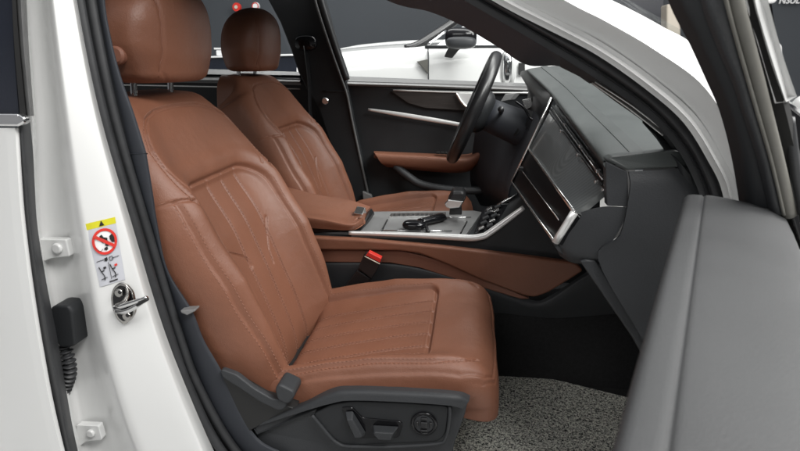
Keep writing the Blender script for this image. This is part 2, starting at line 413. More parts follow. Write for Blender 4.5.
def headrest(parent):
    na, nt = 110, 160
    v = np.sin(np.linspace(0, math.pi/2, na)); z0, z1 = 1.106, 1.312
    th = np.linspace(0, 2*math.pi, nt, endpoint=False)
    rows = []
    for t in v:
        k = math.sqrt(max(1-(max(.10-t, 0)/.10)**2, 0))*.25+.75
        b = .84+.16*sm(0, .38, t)
        q = max((t-.34)/.66, 0); dome = max(1-q**2.7, 0)**.5
        hw = max(.163*b*k*dome, .002)
        hd = max(.076*(.9+.1*sm(0, .3, t))*k*max(1-max((t-.4)/.6, 0)**3.2, 0)**.5, .002)
        cx = -.660+.018*t-.006*math.sin(math.pi*t)
        c, s = np.cos(th), np.sin(th); n = 2/3.0
        x = np.sign(c)*np.abs(c)**n*hd; y = np.sign(s)*np.abs(s)**n*hw
        x = x-.016*(np.abs(s)**1.6)*np.maximum(c, 0)**.7*k                       # front face a little crowned
        g = np.zeros_like(th)
        # side seams of the front panel, one seam down the middle of the front
        for yy in (-.108, .108):
            g += np.exp(-((y-yy*(1-.25*max(.12-t, 0)/.12))/.003)**2)*(c > .2)
        sc_ = 1-.035*g
        rows.append(np.stack([cx+x*sc_-.0022*g*0, y*(1-.012*g), np.full(nt, z0+(z1-z0)*t)], 1))
    G = np.array(rows); V = G.reshape(-1, 3)
    f = gridfaces(na, nt, cv=True)+[tuple(range(nt)), tuple(range((na-1)*nt, na*nt))]
    o = mk('headrest', V, f, 'leather', parent)
    for yy in (-.1085, .1085):
        pts = []
        for i in range(4, na-30):
            row = G[i]; jj = np.where(row[:, 0] > row[:, 0].mean())[0]; j = jj[np.argmin(np.abs(row[jj, 1]-yy))]
            if abs(row[j, 1]-yy) < .008: pts.append(row[j]+[.0004, 0, 0])
        tube('headrest_seam', np.array(pts)[::4], .0008, 'leather_shade', parent, n=60, seg=6)
    return o

CY = 1.215
# seat base with its plastic side cover (local frame: y = 0 is the seat centre)
def loc(pts): return [np.array(W(*p))-[0, CY, 0] for p in pts]
OFF_SAVE = None
V = []
out = [(250, 427, .9650), (290, 411, .9550), (331, 397, .9500), (352, 393, .9480), (400, 394, .9480), (455, 398, .9500), (468, 402, .9550), (464, 418, .9550), (454, 445, .9550), (450, 470, .9550), (300, 478, .9550), (262, 447, .9600)]
seat = plate('front_seat', loc(out), 'trim_grey', CAR, depth=(0, .05, 0), bev=.004, rnd=.012, world=True, label='front passenger seat in chestnut leather, nearest the open door')
seat.location = np.array([0, CY, 0])-OFF[CAR.name]
OFF[seat.name] = np.zeros(3)
def sp(fn, *a, **k):
    k['world'] = True; return fn(*a, **k)
b_ = back.build('backrest', seat, [(p, (-.0045, .0045)) for p in [B_seam]+B_out]+[([(s_*.194, .44), (s_*.194, .06)], (0,)) for s_ in (-1, 1)]+[(p, (-.0045, .0045)) for p in B_pl]+[(p, (.004,)) for p in B_jog]+[(p, (.004,)) for p in B_side])
c_ = cush.build('cushion', seat, [(p, (-.0042, .0042)) for p in C_seam]+[([(y, .345), (y, .66)], (-.0045, .0045)) for y in C_pl]+[([(-.18, .332), (.18, .332)], (0,)), ([(-.190, .35), (-.190, .64)], (0,)), ([(.190, .35), (.190, .64)], (0,))], na=300, da=.106)
h_ = headrest(seat)
for yy in (-.075, .075):
    tube('headrest_post', [(-.690, yy, 1.05), (-.688, yy, 1.09), (-.682, yy, 1.15)], .0065, 'chrome', seat, n=8, seg=12)
bx = empty  # (kept short)
disc('headrest_button', (-.662, -.154, 1.158), (0.10, -1, 0.05), .017, .013, .018, 'leather_shade', seat)
# top band of the side cover rolls over from the cushion to the crease
surf('cover_band', [[(252, 425.5, .9550), (300, 404, .9500), (331, 388.5, .9550), (352, 385.5, .9550), (400, 387, .9550), (455, 390.5, .9550), (470, 395, .9600)],
     [(252, 426.5, .9500), (300, 407, .9360), (331, 394, .9330), (352, 391, .9320), (400, 392.5, .9320), (452, 396, .9330), (469, 401, .9400)],
     [(252, 428, .9500), (300, 412.5, .9320), (331, 403.5, .9270), (352, 400.5, .9260), (400, 402, .9260), (448, 405.5, .9270), (463, 409, .9330)]],
     'trim_grey', seat, n=60, k=4, thick=.02)
bpy.data.objects['cover_band'].location = (0, -CY, 0)
panel = plate('switch_panel', [(312, 415, .9380), (331, 404.5, .9380), (352, 401.5, .9380), (400, 403, .9380), (449, 406.5, .9380), (446, 434, .9380), (438, 442, .9380), (347, 446, .9380), (331, 438, .9380)],
      'trim_black', seat, depth=(0, .03, 0), bev=.003, rnd=.01)
panel.location = (0, -CY, 0)
rim_ = tube('panel_rim', [(312, 415, .9360), (331, 437.5, .9360), (338, 443, .9360), (347, 446, .9360), (392, 446.5, .9360), (438, 443.5, .9360), (446, 437, .9360), (449.5, 420, .9360), (450, 406.5, .9360)], .0035, 'trim_grey', seat, n=60, seg=8, world=False)
rim_.location = (0, -CY, 0)
cs = plate('switch_recess', [(341, 407.5, .9355), (352, 407, .9355), (363, 418, .9355), (401, 421.5, .9355), (403, 425, .9355), (399, 437.5, .9355), (358, 438.5, .9355), (351, 434, .9355)], 'gloss_black', seat, depth=(0, .006, 0), bev=.0012, rnd=.006)
cs.location = (0, -CY, 0)
def switch(poly, y0, y1, name):
    """raised key: traced outline, top face smaller than the foot"""
    a = np.array(P3([(x, y, y0) for x, y in poly])); c = a.mean(0); t = c+(np.array(P3([(x, y, y0) for x, y in poly]))-c)*.72; t[:, 1] = y1
    n = len(a); V = np.vstack([a, t]); f = [tuple(range(n)), tuple(range(n, 2*n))]+[(i, (i+1) % n, n+(i+1) % n, n+i) for i in range(n)]
    o = mk(name, V, f, 'trim_grey', seat, smooth=False, bev=.0022); o.location = (0, -CY, 0); return o
switch([(345, 411), (353, 410.5), (366, 432), (365, 435.5), (356, 435.5)], .9345, .918, 'seat_switch')
switch([(373, 424.5), (399, 426), (395, 436), (379, 435), (372, 428)], .9345, .915, 'seat_switch')
q = W(424, 423.5, .9360)
lz = lathe_ring('lumbar_switch', q, (0, 1, 0), .0215, .0035, 'gloss_black', seat); lz.location = (0, -CY, 0)
l2 = disc('lumbar_pad', q+np.array([0, .002, 0]), (0, -1, 0), .019, .0175, .004, 'trim_grey', seat); l2.location = (0, -CY, 0)
l3 = rbox('lumbar_key', q+np.array([0, -.004, 0]), (.013, .006, .013), 'satin_black', seat, bev=.002); l3.location = (0, -CY, 0)
for dx, dz in ((1, 0), (-1, 0), (0, 1), (0, -1)):
    l4 = rbox('lumbar_key', q+np.array([dx*.0125, -.0035, dz*.0125]), (.005 if dx else .012, .005, .005 if dz else .012), 'satin_black', seat, bev=.0015); l4.location = (0, -CY, 0)
# recliner arm and pivot cover
a1 = plate('recliner_cover', [(220, 369, .9320), (236, 374.5, .9320), (253, 388, .9320), (272, 399, .9320), (287, 401, .9320), (286, 408, .9320), (279, 411.5, .9320), (260, 402.5, .9320), (240, 389, .9320), (221, 377, .9320)], 'trim_grey', seat, depth=(0, .014, 0), bev=.004, rnd=.008); a1.location = (0, -CY, 0)
a2 = plate('pivot_cap', [(274.5, 389, .9250), (278.5, 384, .9250), (294, 391.5, .9250), (294.5, 397, .9250), (288, 405, .9250), (277, 400, .9250)], 'trim_grey', seat, depth=(0, .05, 0), bev=.005, rnd=.008); a2.location = (0, -CY, 0)
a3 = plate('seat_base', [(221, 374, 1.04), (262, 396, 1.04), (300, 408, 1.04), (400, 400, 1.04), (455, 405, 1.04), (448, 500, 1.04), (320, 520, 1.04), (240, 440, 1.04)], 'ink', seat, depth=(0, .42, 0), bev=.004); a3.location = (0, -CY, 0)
a4 = plate('arm_shade_plate', [(219, 375, .946), (238, 384, .946), (262, 398, .946), (296, 409, .946), (262, 424, .946), (248, 432, .946), (222, 410, .946)], 'ink', seat, depth=(0, .03, 0), bev=.002); a4.location = (0, -CY, 0)  # black plate standing in for the shade below the recliner arm
# driver's seat: the same pieces copied across the car
drv = seat.copy(); COL.objects.link(drv); drv.parent = CAR
drv['label'] = "driver's seat in chestnut leather, behind the steering wheel"
drv.location = np.array(seat.location)+[-.085, .795, .02]
for ch in list(seat.children):
    if ch.name.split('.')[0] in ('backrest', 'cushion', 'headrest', 'headrest_post', 'headrest_seam', 'seat_base', 'cover_band'):
        c = ch.copy(); COL.objects.link(c); c.parent = drv
        if ch.name.startswith('headrest'): c.location = np.array(c.location)+[-.012, 0, -.012]
        if ch.name.startswith('cushion'): c.location = np.array(c.location)+[.03, 0, .04]

# ------------------------------------------------------------------ body side: rear door, pillar, hinges, lock
def lin(rows, xs, Ys):
    return [(x, y, Y) for x, y, Y in zip(xs, rows, Ys)]
ry = [128, 226, 339, 451, 620]
rd = surf('rear_door', [[(-300, y, .79) for y in ry], [(-120, y, .785) for y in ry], [(x-14, y, .788) for x, y in zip((19, 26, 42, 65, 112), ry)], [(x-4, y, .790) for x, y in zip((19, 26, 42, 65, 112), ry)], [(x, y, .797) for x, y in zip((19, 26, 42, 65, 112), ry)]],
          'white_paint', CAR, n=60, k=6, thick=.004, smooth_cross=False, label='closed white rear door, only its front edge in view')
ey = [120, 150, 190, 226, 280, 339, 395, 451, 560]
surf('door_seal', [lin(ey, (18, 19.5, 22, 25, 33, 42, 53, 65, 92), [.803]*9), lin(ey, (22, 24, 28, 31, 39, 49, 60, 71, 98), [.797]*9), lin(ey, (30, 33, 35, 37.5, 46, 57.5, 67, 78, 106), [.83]*9)], 'rubber', rd, n=60, k=5, thick=.004)
gy = [-120, -60, 0, 50, 116]
surf('window_glass', [[(-300, y, .80) for y in gy], lin(gy, (9, 10, 12, 14, 19), [.805]*5)], 'tinted_glass', rd, n=20, k=2, thick=.005)
surf('window_frame', [lin(gy, (9, 10, 12, 14.5, 20), [.799]*5), lin(gy, (13, 14, 16, 19.5, 26), [.80]*5)], 'ink', rd, n=30, k=3, thick=.004)
surf('window_rubber', [lin(gy, (14, 15, 17, 20.5, 27), [.803]*5), lin(gy, (19, 20, 22, 25, 31), [.80]*5), lin(gy, (23, 24, 26.5, 29, 34), [.83]*5)], 'rubber_mid', rd, n=30, k=4, thick=.003)
plate('chrome_trim', [(-300, 111, .785), (18, 114, .785), (23.5, 118, .785), (24.5, 123, .785), (18, 126.5, .785), (-300, 123, .785)], 'chrome', rd, depth=(0, .014, 0), bev=.003)

py_ = [-130, -60, 0, 113, 226, 339, 451, 560]
e0 = [20, 20, 23, 32, 36, 56, 77, 104]; rg = [44, 46, 52, 66, 82, 104, 140, 196]; inn = [70, 70, 77, 100, 133, 168, 214, 262]
def mixp(a, b, t): return [p+(q-p)*t for p, q in zip(a, b)]
pil = surf('pillar', [lin(py_, e0, [.838]*8), lin(py_, mixp(e0, rg, .18), [.868]*8), lin(py_, mixp(e0, rg, .62), [.872]*8), lin(py_, mixp(e0, rg, .86), [.850]*8), lin(py_, rg, [.842]*8),
     lin(py_, mixp(rg, inn, .2), [.846]*8), lin(py_, mixp(rg, inn, .75), [.866]*8), lin(py_, mixp(rg, inn, .88), [.878]*8), lin(py_, inn, [.915]*8)], 'white_paint', CAR, n=70, k=6, thick=.02, label='white middle door pillar with lock striker and sticker')
def faceY(x, y, back=.0015):
    r0, i0 = np.interp(y, py_, rg), np.interp(y, py_, inn); t = (x-r0)/(i0-r0)
    return float(np.interp(t, [0, .2, .75, .88, 1], [.842, .846, .866, .878, .915]))-back
def PF(x, y, back=.0015): return W(x, y, faceY(x, y, back))
# hinge leaves of the rear door
for poly, b0, br in (([(37, 239), (66, 239.5), (70, 256.5), (52, 258.5), (42, 262), (38, 262)], (58, 248), .0092), ([(76, 425), (98.5, 426), (102, 440), (86, 441.5), (80, 446), (78, 446)], (91.5, 432.5), .0078)):
    h = plate('door_hinge', [(x, y, .853) for x, y in poly], 'white_paint', CAR, depth=(0, .014, 0), bev=.0025, rnd=.004)
    disc('hinge_bolt', W(*b0, .853), (0, -1, 0), br, br*.8, .006, 'white_paint', h, bev=.0015)
# wiring boot between door and pillar
wb = plate('wiring_boot', [(50, 308, .835), (55, 305.5, .835), (68, 306, .835), (72, 312, .835), (75.5, 345, .835), (72, 347, .835), (60, 348, .835), (55, 340, .835)], 'trim_black', CAR, depth=(0, .04, 0), bev=.004, rnd=.005)
bp_ = cr(np.array([W(64, 346, .85), W(68.5, 360, .848), (W(69.5, 374, .848)), W(65, 388, .85), W(60, 398, .85)]), 80)
tube('bellows', bp_, .0095+.0028*np.sin(np.linspace(0, 26*math.pi, 240)), 'rubber', wb, n=240, seg=16)
# lock striker
st = plate('door_striker', [(x, y, faceY(118, 305, .004)) for x, y in [(113, 287.5), (119, 282.5), (126, 284.5), (132.5, 292), (135.5, 305), (135, 314), (130.5, 320.5), (124, 325.5), (117, 320), (111.5, 308), (110.5, 297)]], 'steel', CAR, depth=(0, .006, 0), bev=.0018, rnd=.006)
fy = faceY(118, 305, .004)
pk = plate('striker_pocket', [(x, y, fy-.0012) for x, y in [(114, 290), (119, 285.5), (125, 287), (131, 294), (133.5, 305), (132, 313), (124, 322), (118.5, 318), (113.5, 307), (112.5, 298)]], 'gloss_black', st, depth=(0, .001, 0), bev=.0003, rnd=.004)
for bx_, by_ in ((119.8, 292.3), (127.5, 315.5)):
    disc('striker_bolt', W(bx_, by_, fy-.001), (0, -1, 0), .0078, .0065, .005, 'steel', st, bev=.001)
    disc('bolt_socket', W(bx_, by_, fy-.0062), (0, -1, 0), .0036, .003, .0008, 'satin_black', st, seg=6)
tube('striker_loop', [W(126.5, 286.5, fy-.002), W(127.5, 295, fy-.006), W(124, 302, fy-.011), W(117, 306, fy-.013)], [.0022, .0032, .0042, .0045], 'steel', st, n=40)
tube('striker_loop', [W(114.5, 307.5, fy-.009), W(122, 306, fy-.015), W(134, 302, fy-.020), W(147, 297.5, fy-.024)], [.0042, .0046, .004, .0032], 'chrome', st, n=30)
tube('striker_loop', [W(116, 311, fy-.009), W(124, 311.5, fy-.015), W(134, 307.5, fy-.020), W(147.5, 298.7, fy-.024)], [.004, .0044, .004, .0032], 'chrome', st, n=30)
tube('striker_tip', [W(137, 305.2, fy-.0275), W(147.8, 298.9, fy-.0272)], .0028, 'ink', st, n=6)
# warning sticker: yellow band, prohibition ring, small pictograms
def SK(u, v, up=.0008):      # u 0..1 across, v 0..1 down the sticker
    a, b, c, e = np.array((85.4, 224)), np.array((115, 217)), np.array((125.2, 279.5)), np.array((100, 287))
    q = a+(b-a)*u*(1-v)+(e-a)*v*(1-u)+(c-a)*u*v if False else (1-u)*(1-v)*a+u*(1-v)*b+u*v*c+(1-u)*v*e
    return PF(q[0], q[1], up)
def skpatch(name, poly, material, par, up):
    pts = [SK(u, v, up) for u, v in poly]
    n = len(pts); V = np.vstack([pts, np.array(pts)+[0, .0004, 0]])
    return mk(name, V, [tuple(range(n)), tuple(range(2*n-1, n-1, -1))]+[(i, n+i, n+(i+1) % n, (i+1) % n) for i in range(n)], material, par, smooth=False)
def grid_patch(name, u0, u1, v0, v1, material, par, up, n=8):
    G = np.array([[SK(u, v, up) for u in np.linspace(u0, u1, n)] for v in np.linspace(v0, v1, n)])
    return slabgrid(name, G, material, par, .0005)
sk = grid_patch('warning_sticker', 0, 1, .09, 1, 'sticker', CAR, .0010)
sk['label'] = 'airbag warning sticker with a yellow band and a red prohibition ring'
grid_patch('yellow_band', 0, 1, 0, .10, 'yellow', sk, .0012)
skpatch('warning_triangle', [(.52, .005), (.60, .085), (.43, .085)], 'ink', sk, .0020)
cu, cv, ru, rv = .51, .335, .44, .205
an = np.linspace(0, 2*math.pi, 48, endpoint=False)
skpatch('ring_ground', [(cu+ru*.95*math.cos(t), cv+rv*.95*math.sin(t)) for t in an], 'white_plain', sk, .0022)
Vr = [SK(cu+ru*k*math.cos(t), cv+rv*k*math.sin(t), .003) for k in (1, .80) for t in an]
mk('prohibition_ring', Vr, gridfaces(2, 48, cv=True), 'red', sk, smooth=False, solid=.0004)
skpatch('pictogram', [(.36, .24), (.44, .22), (.50, .27), (.62, .29), (.60, .34), (.50, .33), (.40, .29)], 'ink', sk, .0032)
skpatch('pictogram', [(.70, .27), (.80, .24), (.86, .30), (.85, .38), (.76, .37), (.70, .32)], 'ink', sk, .0032)
skpatch('pictogram', [(.52, .35), (.62, .33), (.66, .38), (.60, .42), (.50, .40)], 'ink', sk, .0032)
skpatch('pictogram', [(.46, .43), (.56, .42), (.58, .46), (.52, .48), (.44, .46)], 'ink', sk, .0032)
for (a, b) in (((.16, .40), (.26, .46)), ((.26, .46), (.34, .47)), ((.34, .47), (.40, .44)), ((.30, .27), (.36, .31)), ((.36, .31), (.46, .36))):
    tube('pictogram', [SK(*a, .0032), SK(*b, .0032)], .0004, 'ink', sk, n=3, seg=5)
skpatch('prohibition_bar', [(.13, .235), (.20, .20), (.90, .435), (.83, .47)], 'red', sk, .0042)
for (a, b) in (((.08, .615), (.36, .605)), ((.64, .615), (.92, .605)), ((.50, .66), (.50, .93))):
    tube('pictogram', [SK(*a, .0024), SK(*b, .0024)], .00045, 'ink', sk, n=3, seg=5)
skpatch('pictogram', [(.38, .59), (.48, .58), (.49, .625), (.44, .645), (.37, .63)], 'ink', sk, .0024)
tube('pictogram', [SK(.56, .59, .0024), SK(.67, .585, .0024), SK(.68, .635, .0024), SK(.57, .64, .0024), SK(.56, .59, .0024)], .0005, 'ink', sk, n=24, seg=5)
for o_ in (.0, .42):
    tube('pictogram', [SK(.12+o_, .70, .0024), SK(.18+o_, .78, .0024), SK(.26+o_, .86, .0024), SK(.24+o_, .92, .0024)], .0008, 'ink', sk, n=16, seg=5)
    tube('pictogram', [SK(.18+o_, .78, .0024), SK(.30+o_, .77, .0024)], .0008, 'ink', sk, n=4, seg=5)
    tube('pictogram', [SK(.12+o_, .90, .0024), SK(.36+o_, .885, .0024)], .0005, 'ink', sk, n=4, seg=5)
    skpatch('pictogram', [(.27+o_, .72), (.37+o_, .715), (.38+o_, .745), (.28+o_, .755)], 'red' if o_ else 'ink', sk, .0026)
skpatch('pictogram', [(.40, .955), (.72, .95), (.72, .968), (.40, .973)], 'ink', sk, .0026)

# door opening seals
l1 = [(300, -140, .93), (150, -150, .93), (85, -110, .92), (74, -60, .92), (79, 0, .92), (102.5, 113, .92), (135.5, 226, .92), (171, 339, .92), (190, 390, .92), (222, 451, .92), (275, 505, .92), (360, 540, .92), (520, 552, .92), (640, 530, .92), (700, 460, .915), (734, 360, .91), (741, 280, .905)]
l2 = [(300, -128, .95), (160, -135, .95), (100, -100, .94), (86, -60, .94), (90.5, 0, .94), (113.5, 113, .94), (146, 226, .94), (180, 339, .94), (200, 390, .94), (236, 451, .94), (285, 498, .94), (365, 528, .94), (520, 540, .94), (630, 520, .94), (690, 455, .935), (724, 360, .93), (731, 280, .92)]
tube('opening_seal', l1, .0085, 'rubber', CAR, n=160, seg=12, world=False)
tube('opening_seal', l2, .0085, 'rubber', CAR, n=160, seg=12, world=False)
# black trim on the pillar, upper and lower halves
def cut(rows, xs, a, b):
    rr = [a]+[r for r in rows if a < r < b]+[b]; return rr, list(np.interp(rr, rows, xs))
ty = [-130, -60, 0, 40, 78, 113, 153, 190, 226, 270, 310, 340, 375, 415, 440, 458, 500]
tl = [100, 93, 96, 103, 110, 118, 127, 138, 150, 163, 175, 184, 196, 214, 231, 246, 285]
tr = [150, 104, 105, 111.5, 121.5, 134, 146.5, 152.5, 158, 168, 192, 204, 224, 243, 260, 292, 350]
for nm, a, b, dy in (('upper_pillar_trim', -130, 153.6, 0), ('lower_pillar_trim', 153.8, 500, -.003)):
    r1, x1 = cut(ty, tl, a, b); _, x2 = cut(ty, tr, a, b)
    n_ = len(r1)
    dY = [.05+.0*i for i in range(n_)]
    surf(nm, [lin(r1, mixp(x1, x2, -.1), [.96+dy]*n_), lin(r1, mixp(x1, x2, .25), [.948+dy]*n_), lin(r1, mixp(x1, x2, .8), [.947+dy]*n_), lin(r1, x2, [.952+dy]*n_)], 'trim_navy', CAR, n=70, k=5, thick=.004)
tube('trim_joint', [(128, 155.2, .95), (136, 155, .95), (146, 152, .96)], .0012, 'leather_door', CAR, n=10, world=False, seg=6)
plate('belt_guide', [(180, 310.5, .93), (195, 309.5, .93), (195, 311.5, .93), (187, 315.5, .93), (181, 313, .93)], 'grey_insert', CAR, depth=(0, .02, 0), bev=.002)
# white sill below the opening and its dark scuff cover
surf('sill', [[(214, 451, .915), (262, 512, .915), (350, 552, .915), (520, 566, .915), (690, 545, .915)], [(150, 460, .85), (200, 560, .84), (350, 610, .84), (520, 620, .84), (720, 600, .84)], [(110, 600, .82), (200, 700, .81), (350, 740, .81), (520, 750, .81), (760, 730, .81)]], 'white_paint', CAR, n=50, k=5, thick=.02)
surf('sill_trim', [[(246, 456, .945), (290, 492, .945), (370, 522, .945), (520, 534, .945), (640, 515, .945)], [(258, 438, .99), (300, 462, .99), (380, 485, .99), (520, 492, .99), (640, 478, .99)]], 'trim_grey', CAR, n=50, k=4, thick=.02)

# ------------------------------------------------------------------ windscreen pillar of the near side
def AP(pts, Y): return [(x, y, Y) for x, y in pts]
sO = [(420, -48), (500, 0), (550, 25.5), (600, 53), (650, 88), (688, 122), (714, 162), (728, 195), (738, 260), (740, 330)]
sI = [(390, -48), (474, 0), (540, 40), (600, 78), (650, 114), (681, 150), (700, 188), (707, 220), (712, 260), (714, 330)]
mid = [(.5*(a+c), .5*(b+e)) for (a, b), (c, e) in zip(sO, sI)]
surf('opening_seal', [AP(sO, .925), AP([(.8*a+.2*c, .8*b+.2*e) for (a, b), (c, e) in zip(sO, sI)], .906), AP([(.5*a+.5*c, .5*b+.5*e) for (a, b), (c, e) in zip(sO, sI)], .902), AP([(.3*a+.7*c, .3*b+.7*e) for (a, b), (c, e) in zip(sO, sI)], .914), AP([(.22*a+.78*c, .22*b+.78*e) for (a, b), (c, e) in zip(sO, sI)], .911), AP(sI, .945)], 'rubber', CAR, n=80, k=6, thick=.012)
wA = [(440, -48), (510, -6), (560, 20), (605, 42), (655, 77), (695, 112), (722, 156), (737, 190), (748, 260), (752, 330)]
wB = [(470, -60), (530, -20), (575, 6), (605, 21), (655, 50), (705, 88), (742, 150), (752, 190), (765, 260), (770, 330)]
wC = [(480, -60), (540, -28), (580, -8), (607, 0), (660, 27.5), (697, 52), (742, 120), (762, 190), (780, 260), (785, 330)]
wC = [(x+2, y-1) for x, y in wC]
surf('windscreen_pillar', [AP(sO, .915), AP([(.85*a+.15*c, .85*b+.15*e) for (a, b), (c, e) in zip(sO, wA)], .882), AP([(.3*a+.7*c, .3*b+.7*e) for (a, b), (c, e) in zip(sO, wA)], .893), AP(wA, .884), AP([(a+3, b-3) for a, b in wA], .879), AP([(a-3, b+3) for a, b in wB], .866), AP(wB, .862), AP([(.7*a+.3*c, .7*b+.3*e) for (a, b), (c, e) in zip(wB, wC)], .876), AP(wC, .93)], 'white_paint', CAR, n=80, k=3, thick=.012, smooth_cross=False, label='white windscreen pillar above the dashboard')
# inner trim of that pillar
tA = [(390, -48), (430, -24), (474, 0), (500, 15), (522, 28), (542, 41), (565, 56), (590, 72)]
tB = [(290, -48), (386, 0), (430, 12), (462, 26), (496, 48), (527, 69), (580, 110), (640, 170)]
tM = [(.5*(a+c), .5*(b+e)) for (a, b), (c, e) in zip(tA, tB)]
a0 = [(x, y, Y) for (x, y), Y in zip(tA, (.94, .94, .94, .94, .94, .94, .94, .94))]
a1 = [(x, y, Y) for (x, y), Y in zip(tM, (.98, .98, .98, .98, .98, .98, .97, .96))]
tB2 = [(300, -48), (386, 0), (430, 12), (462, 26), (496, 46), (527, 65), (562, 67), (590, 84)]
a2 = [(x, y, Y) for (x, y), Y in zip(tB2, (1.12, 1.12, 1.12, 1.12, 1.12, 1.14, 1.2, 1.25))]
surf('windscreen_pillar_trim', [a0, a2], 'trim_navy', CAR, n=60, k=8, thick=.012)
surf('side_trim', [AP([(560, 53), (600, 79), (650, 115), (681, 151), (700, 189), (707, 221), (712, 261)], .946), [(560, 67, .99), (587, 81, .985), (613, 100, .975), (640, 119, .965), (661, 135, .955), (674, 153, .95), (690, 174, .946)]], 'trim_black', CAR, n=30, k=3, thick=.01)

# ------------------------------------------------------------------ dashboard
DN = [(604, 160), (605, 166), (604, 172), (603, 190), (576.5, 214)]
e_px = [(527, 69.5, 1.98), (549, 90, 1.70), (567, 112.5, 1.38), (587, 138, 1.10), (604, 160, .95)]
E3 = cr(P3(e_px), 50); E3[:, 0] = np.maximum(E3[:, 0], .10)
def fwd(dx, dz): return E3+np.array([dx, 0, 0])+np.array([0, 0, 1])*dz
rows = [E3+[.006, 0, -.016], E3+[-.001, 0, -.006], E3+[.004, 0, .001], E3+[.03, 0, .006], E3+[.05, 0, .0085], E3+[.0535, 0, .0045], E3+[.057, 0, .0088], E3+[.12, 0, .013], E3+[.25, 0, .016], E3+[.36, 0, .014], E3+[.52, 0, .0]]
G = np.stack(rows, 0)
G = np.stack([_even(G[:, j], 4) for j in range(50)], 1)
dash = slabgrid('dashboard', G, 'leather_grey', CAR, .012, label='dark grey dashboard with stitched top pad')
# stitched seam
c = E3+[.060, 0, .0095]
sv, sf = [], []
for i in range(0, 49):
    for t in (0.1, .6):
        p0 = c[i]+(c[i+1]-c[i])*t; p1 = c[i]+(c[i+1]-c[i])*(t+.28); b = len(sv); o = np.array([.0007, 0, 0]); h = np.array([0, 0, .001])
        sv += [p0-o, p0+o, p1+o, p1-o, p0-o+h, p0+o+h, p1+o+h, p1-o+h]; sf += [tuple(b+q for q in q4) for q4 in ((4, 5, 6, 7), (0, 1, 5, 4), (2, 3, 7, 6), (1, 2, 6, 5), (0, 4, 7, 3))]
mk('stitching', sv, sf, 'ink', dash, smooth=False)
def band(name, near, far, material, n=30, thick=.01, par=None, k=2):
    """a strip of the fascia running across the car from its near end to its far end"""
    A, B = np.array(P3(near)), np.array(P3(far)); t = np.linspace(0, 1, n)[:, None, None]
    G = A[None]+(B-A)[None]*t; G = np.stack([np.concatenate([G[:, i:i+1]+(G[:, i+1:i+2]-G[:, i:i+1])*np.linspace(0, 1, 4)[None, :, None] for i in range(len(near)-1)], 1)], 0)[0]
    return slabgrid(name, G, material, par or dash, thick)
YN, YF = .965, 1.66
near = [(604.5, 164, .95), (606, 172, .985), (604, 190, .975), (576, 213, .955), (557, 243, .97)]
far = [(553, 99, 1.62), (556, 104, 1.70), (549, 113, 1.66), (529.5, 149, 1.66), (513, 182.5, 1.66)]
band('vent_strip', near[:3], far[:3], 'satin_black')
band('decor_panel', near[2:4], far[2:4], 'decor', n=40)
band('glossy_panel', near[3:5], far[3:5], 'panel_black')
def lerp3(a, b, t): return tuple(np.array(W(*a))*(1-t)+np.array(W(*b))*t)
# air outlet slats and chrome lines in the vent strip
n0, n1, f0, f1 = [np.array(W(*p)) for p in (near[1], near[2], far[1], far[2])]
for t, r_, mt in ((.25, .0022, 'satin_black'), (.45, .0016, 'silver'), (.75, .0022, 'satin_black')):
    a, b = n0*(1-t)+n1*t, f0*(1-t)+f1*t
    tube('vent_slat', [a+[-.004, 0, .001], b+[-.004, 0, .001]], r_, mt, dash, n=6, seg=6)
for s_ in (.04, .30, .62):
    for t in (.2, .8):
        a = (n0*(1-t)+n1*t)*(1-s_)+(f0*(1-t)+f1*t)*s_
        rbox('vent_knob', a+[-.007, 0, 0], (.008, .012, .006), 'silver', dash, bev=.001)
tube('vent_ring', [(604.5, 173, .972), (607.5, 179, .968), (606.5, 187, .968), (603, 190.5, .97)], .0022, 'chrome', dash, n=14, world=False, seg=8)
# silver frame round the glossy panel
q = [near[3], near[4], far[4], far[3]]
Q = [np.array(W(*p)) for p in q]
o_ = np.array([-.003, -.001, .001])
def bar(name, a, b, r, material, par, flat=.6): return tube(name, [a, b], r, material, par, n=4, seg=8, flat=flat)
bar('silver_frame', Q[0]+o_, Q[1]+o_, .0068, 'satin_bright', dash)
bar('silver_frame', Q[1]+o_, Q[2]+o_, .0042, 'silver', dash)
bar('silver_frame', Q[3]+o_, Q[0]+o_, .0034, 'silver', dash)
bar('silver_frame', Q[2]+o_, W(553, 98, 1.63)+o_, .0042, 'silver', dash)
m0, m1 = Q[0]*.5+Q[1]*.5, Q[3]*.45+Q[2]*.55
bar('inlay_line', m0+(m1-m0)*.08+o_, m0+(m1-m0)*.93+o_, .0018, 'silver', dash)
rbox('inlay_button', m0+(m1-m0)*.9+[-.006, 0, .006], (.012, .016, .012), 'satin_black', dash, bev=.002)
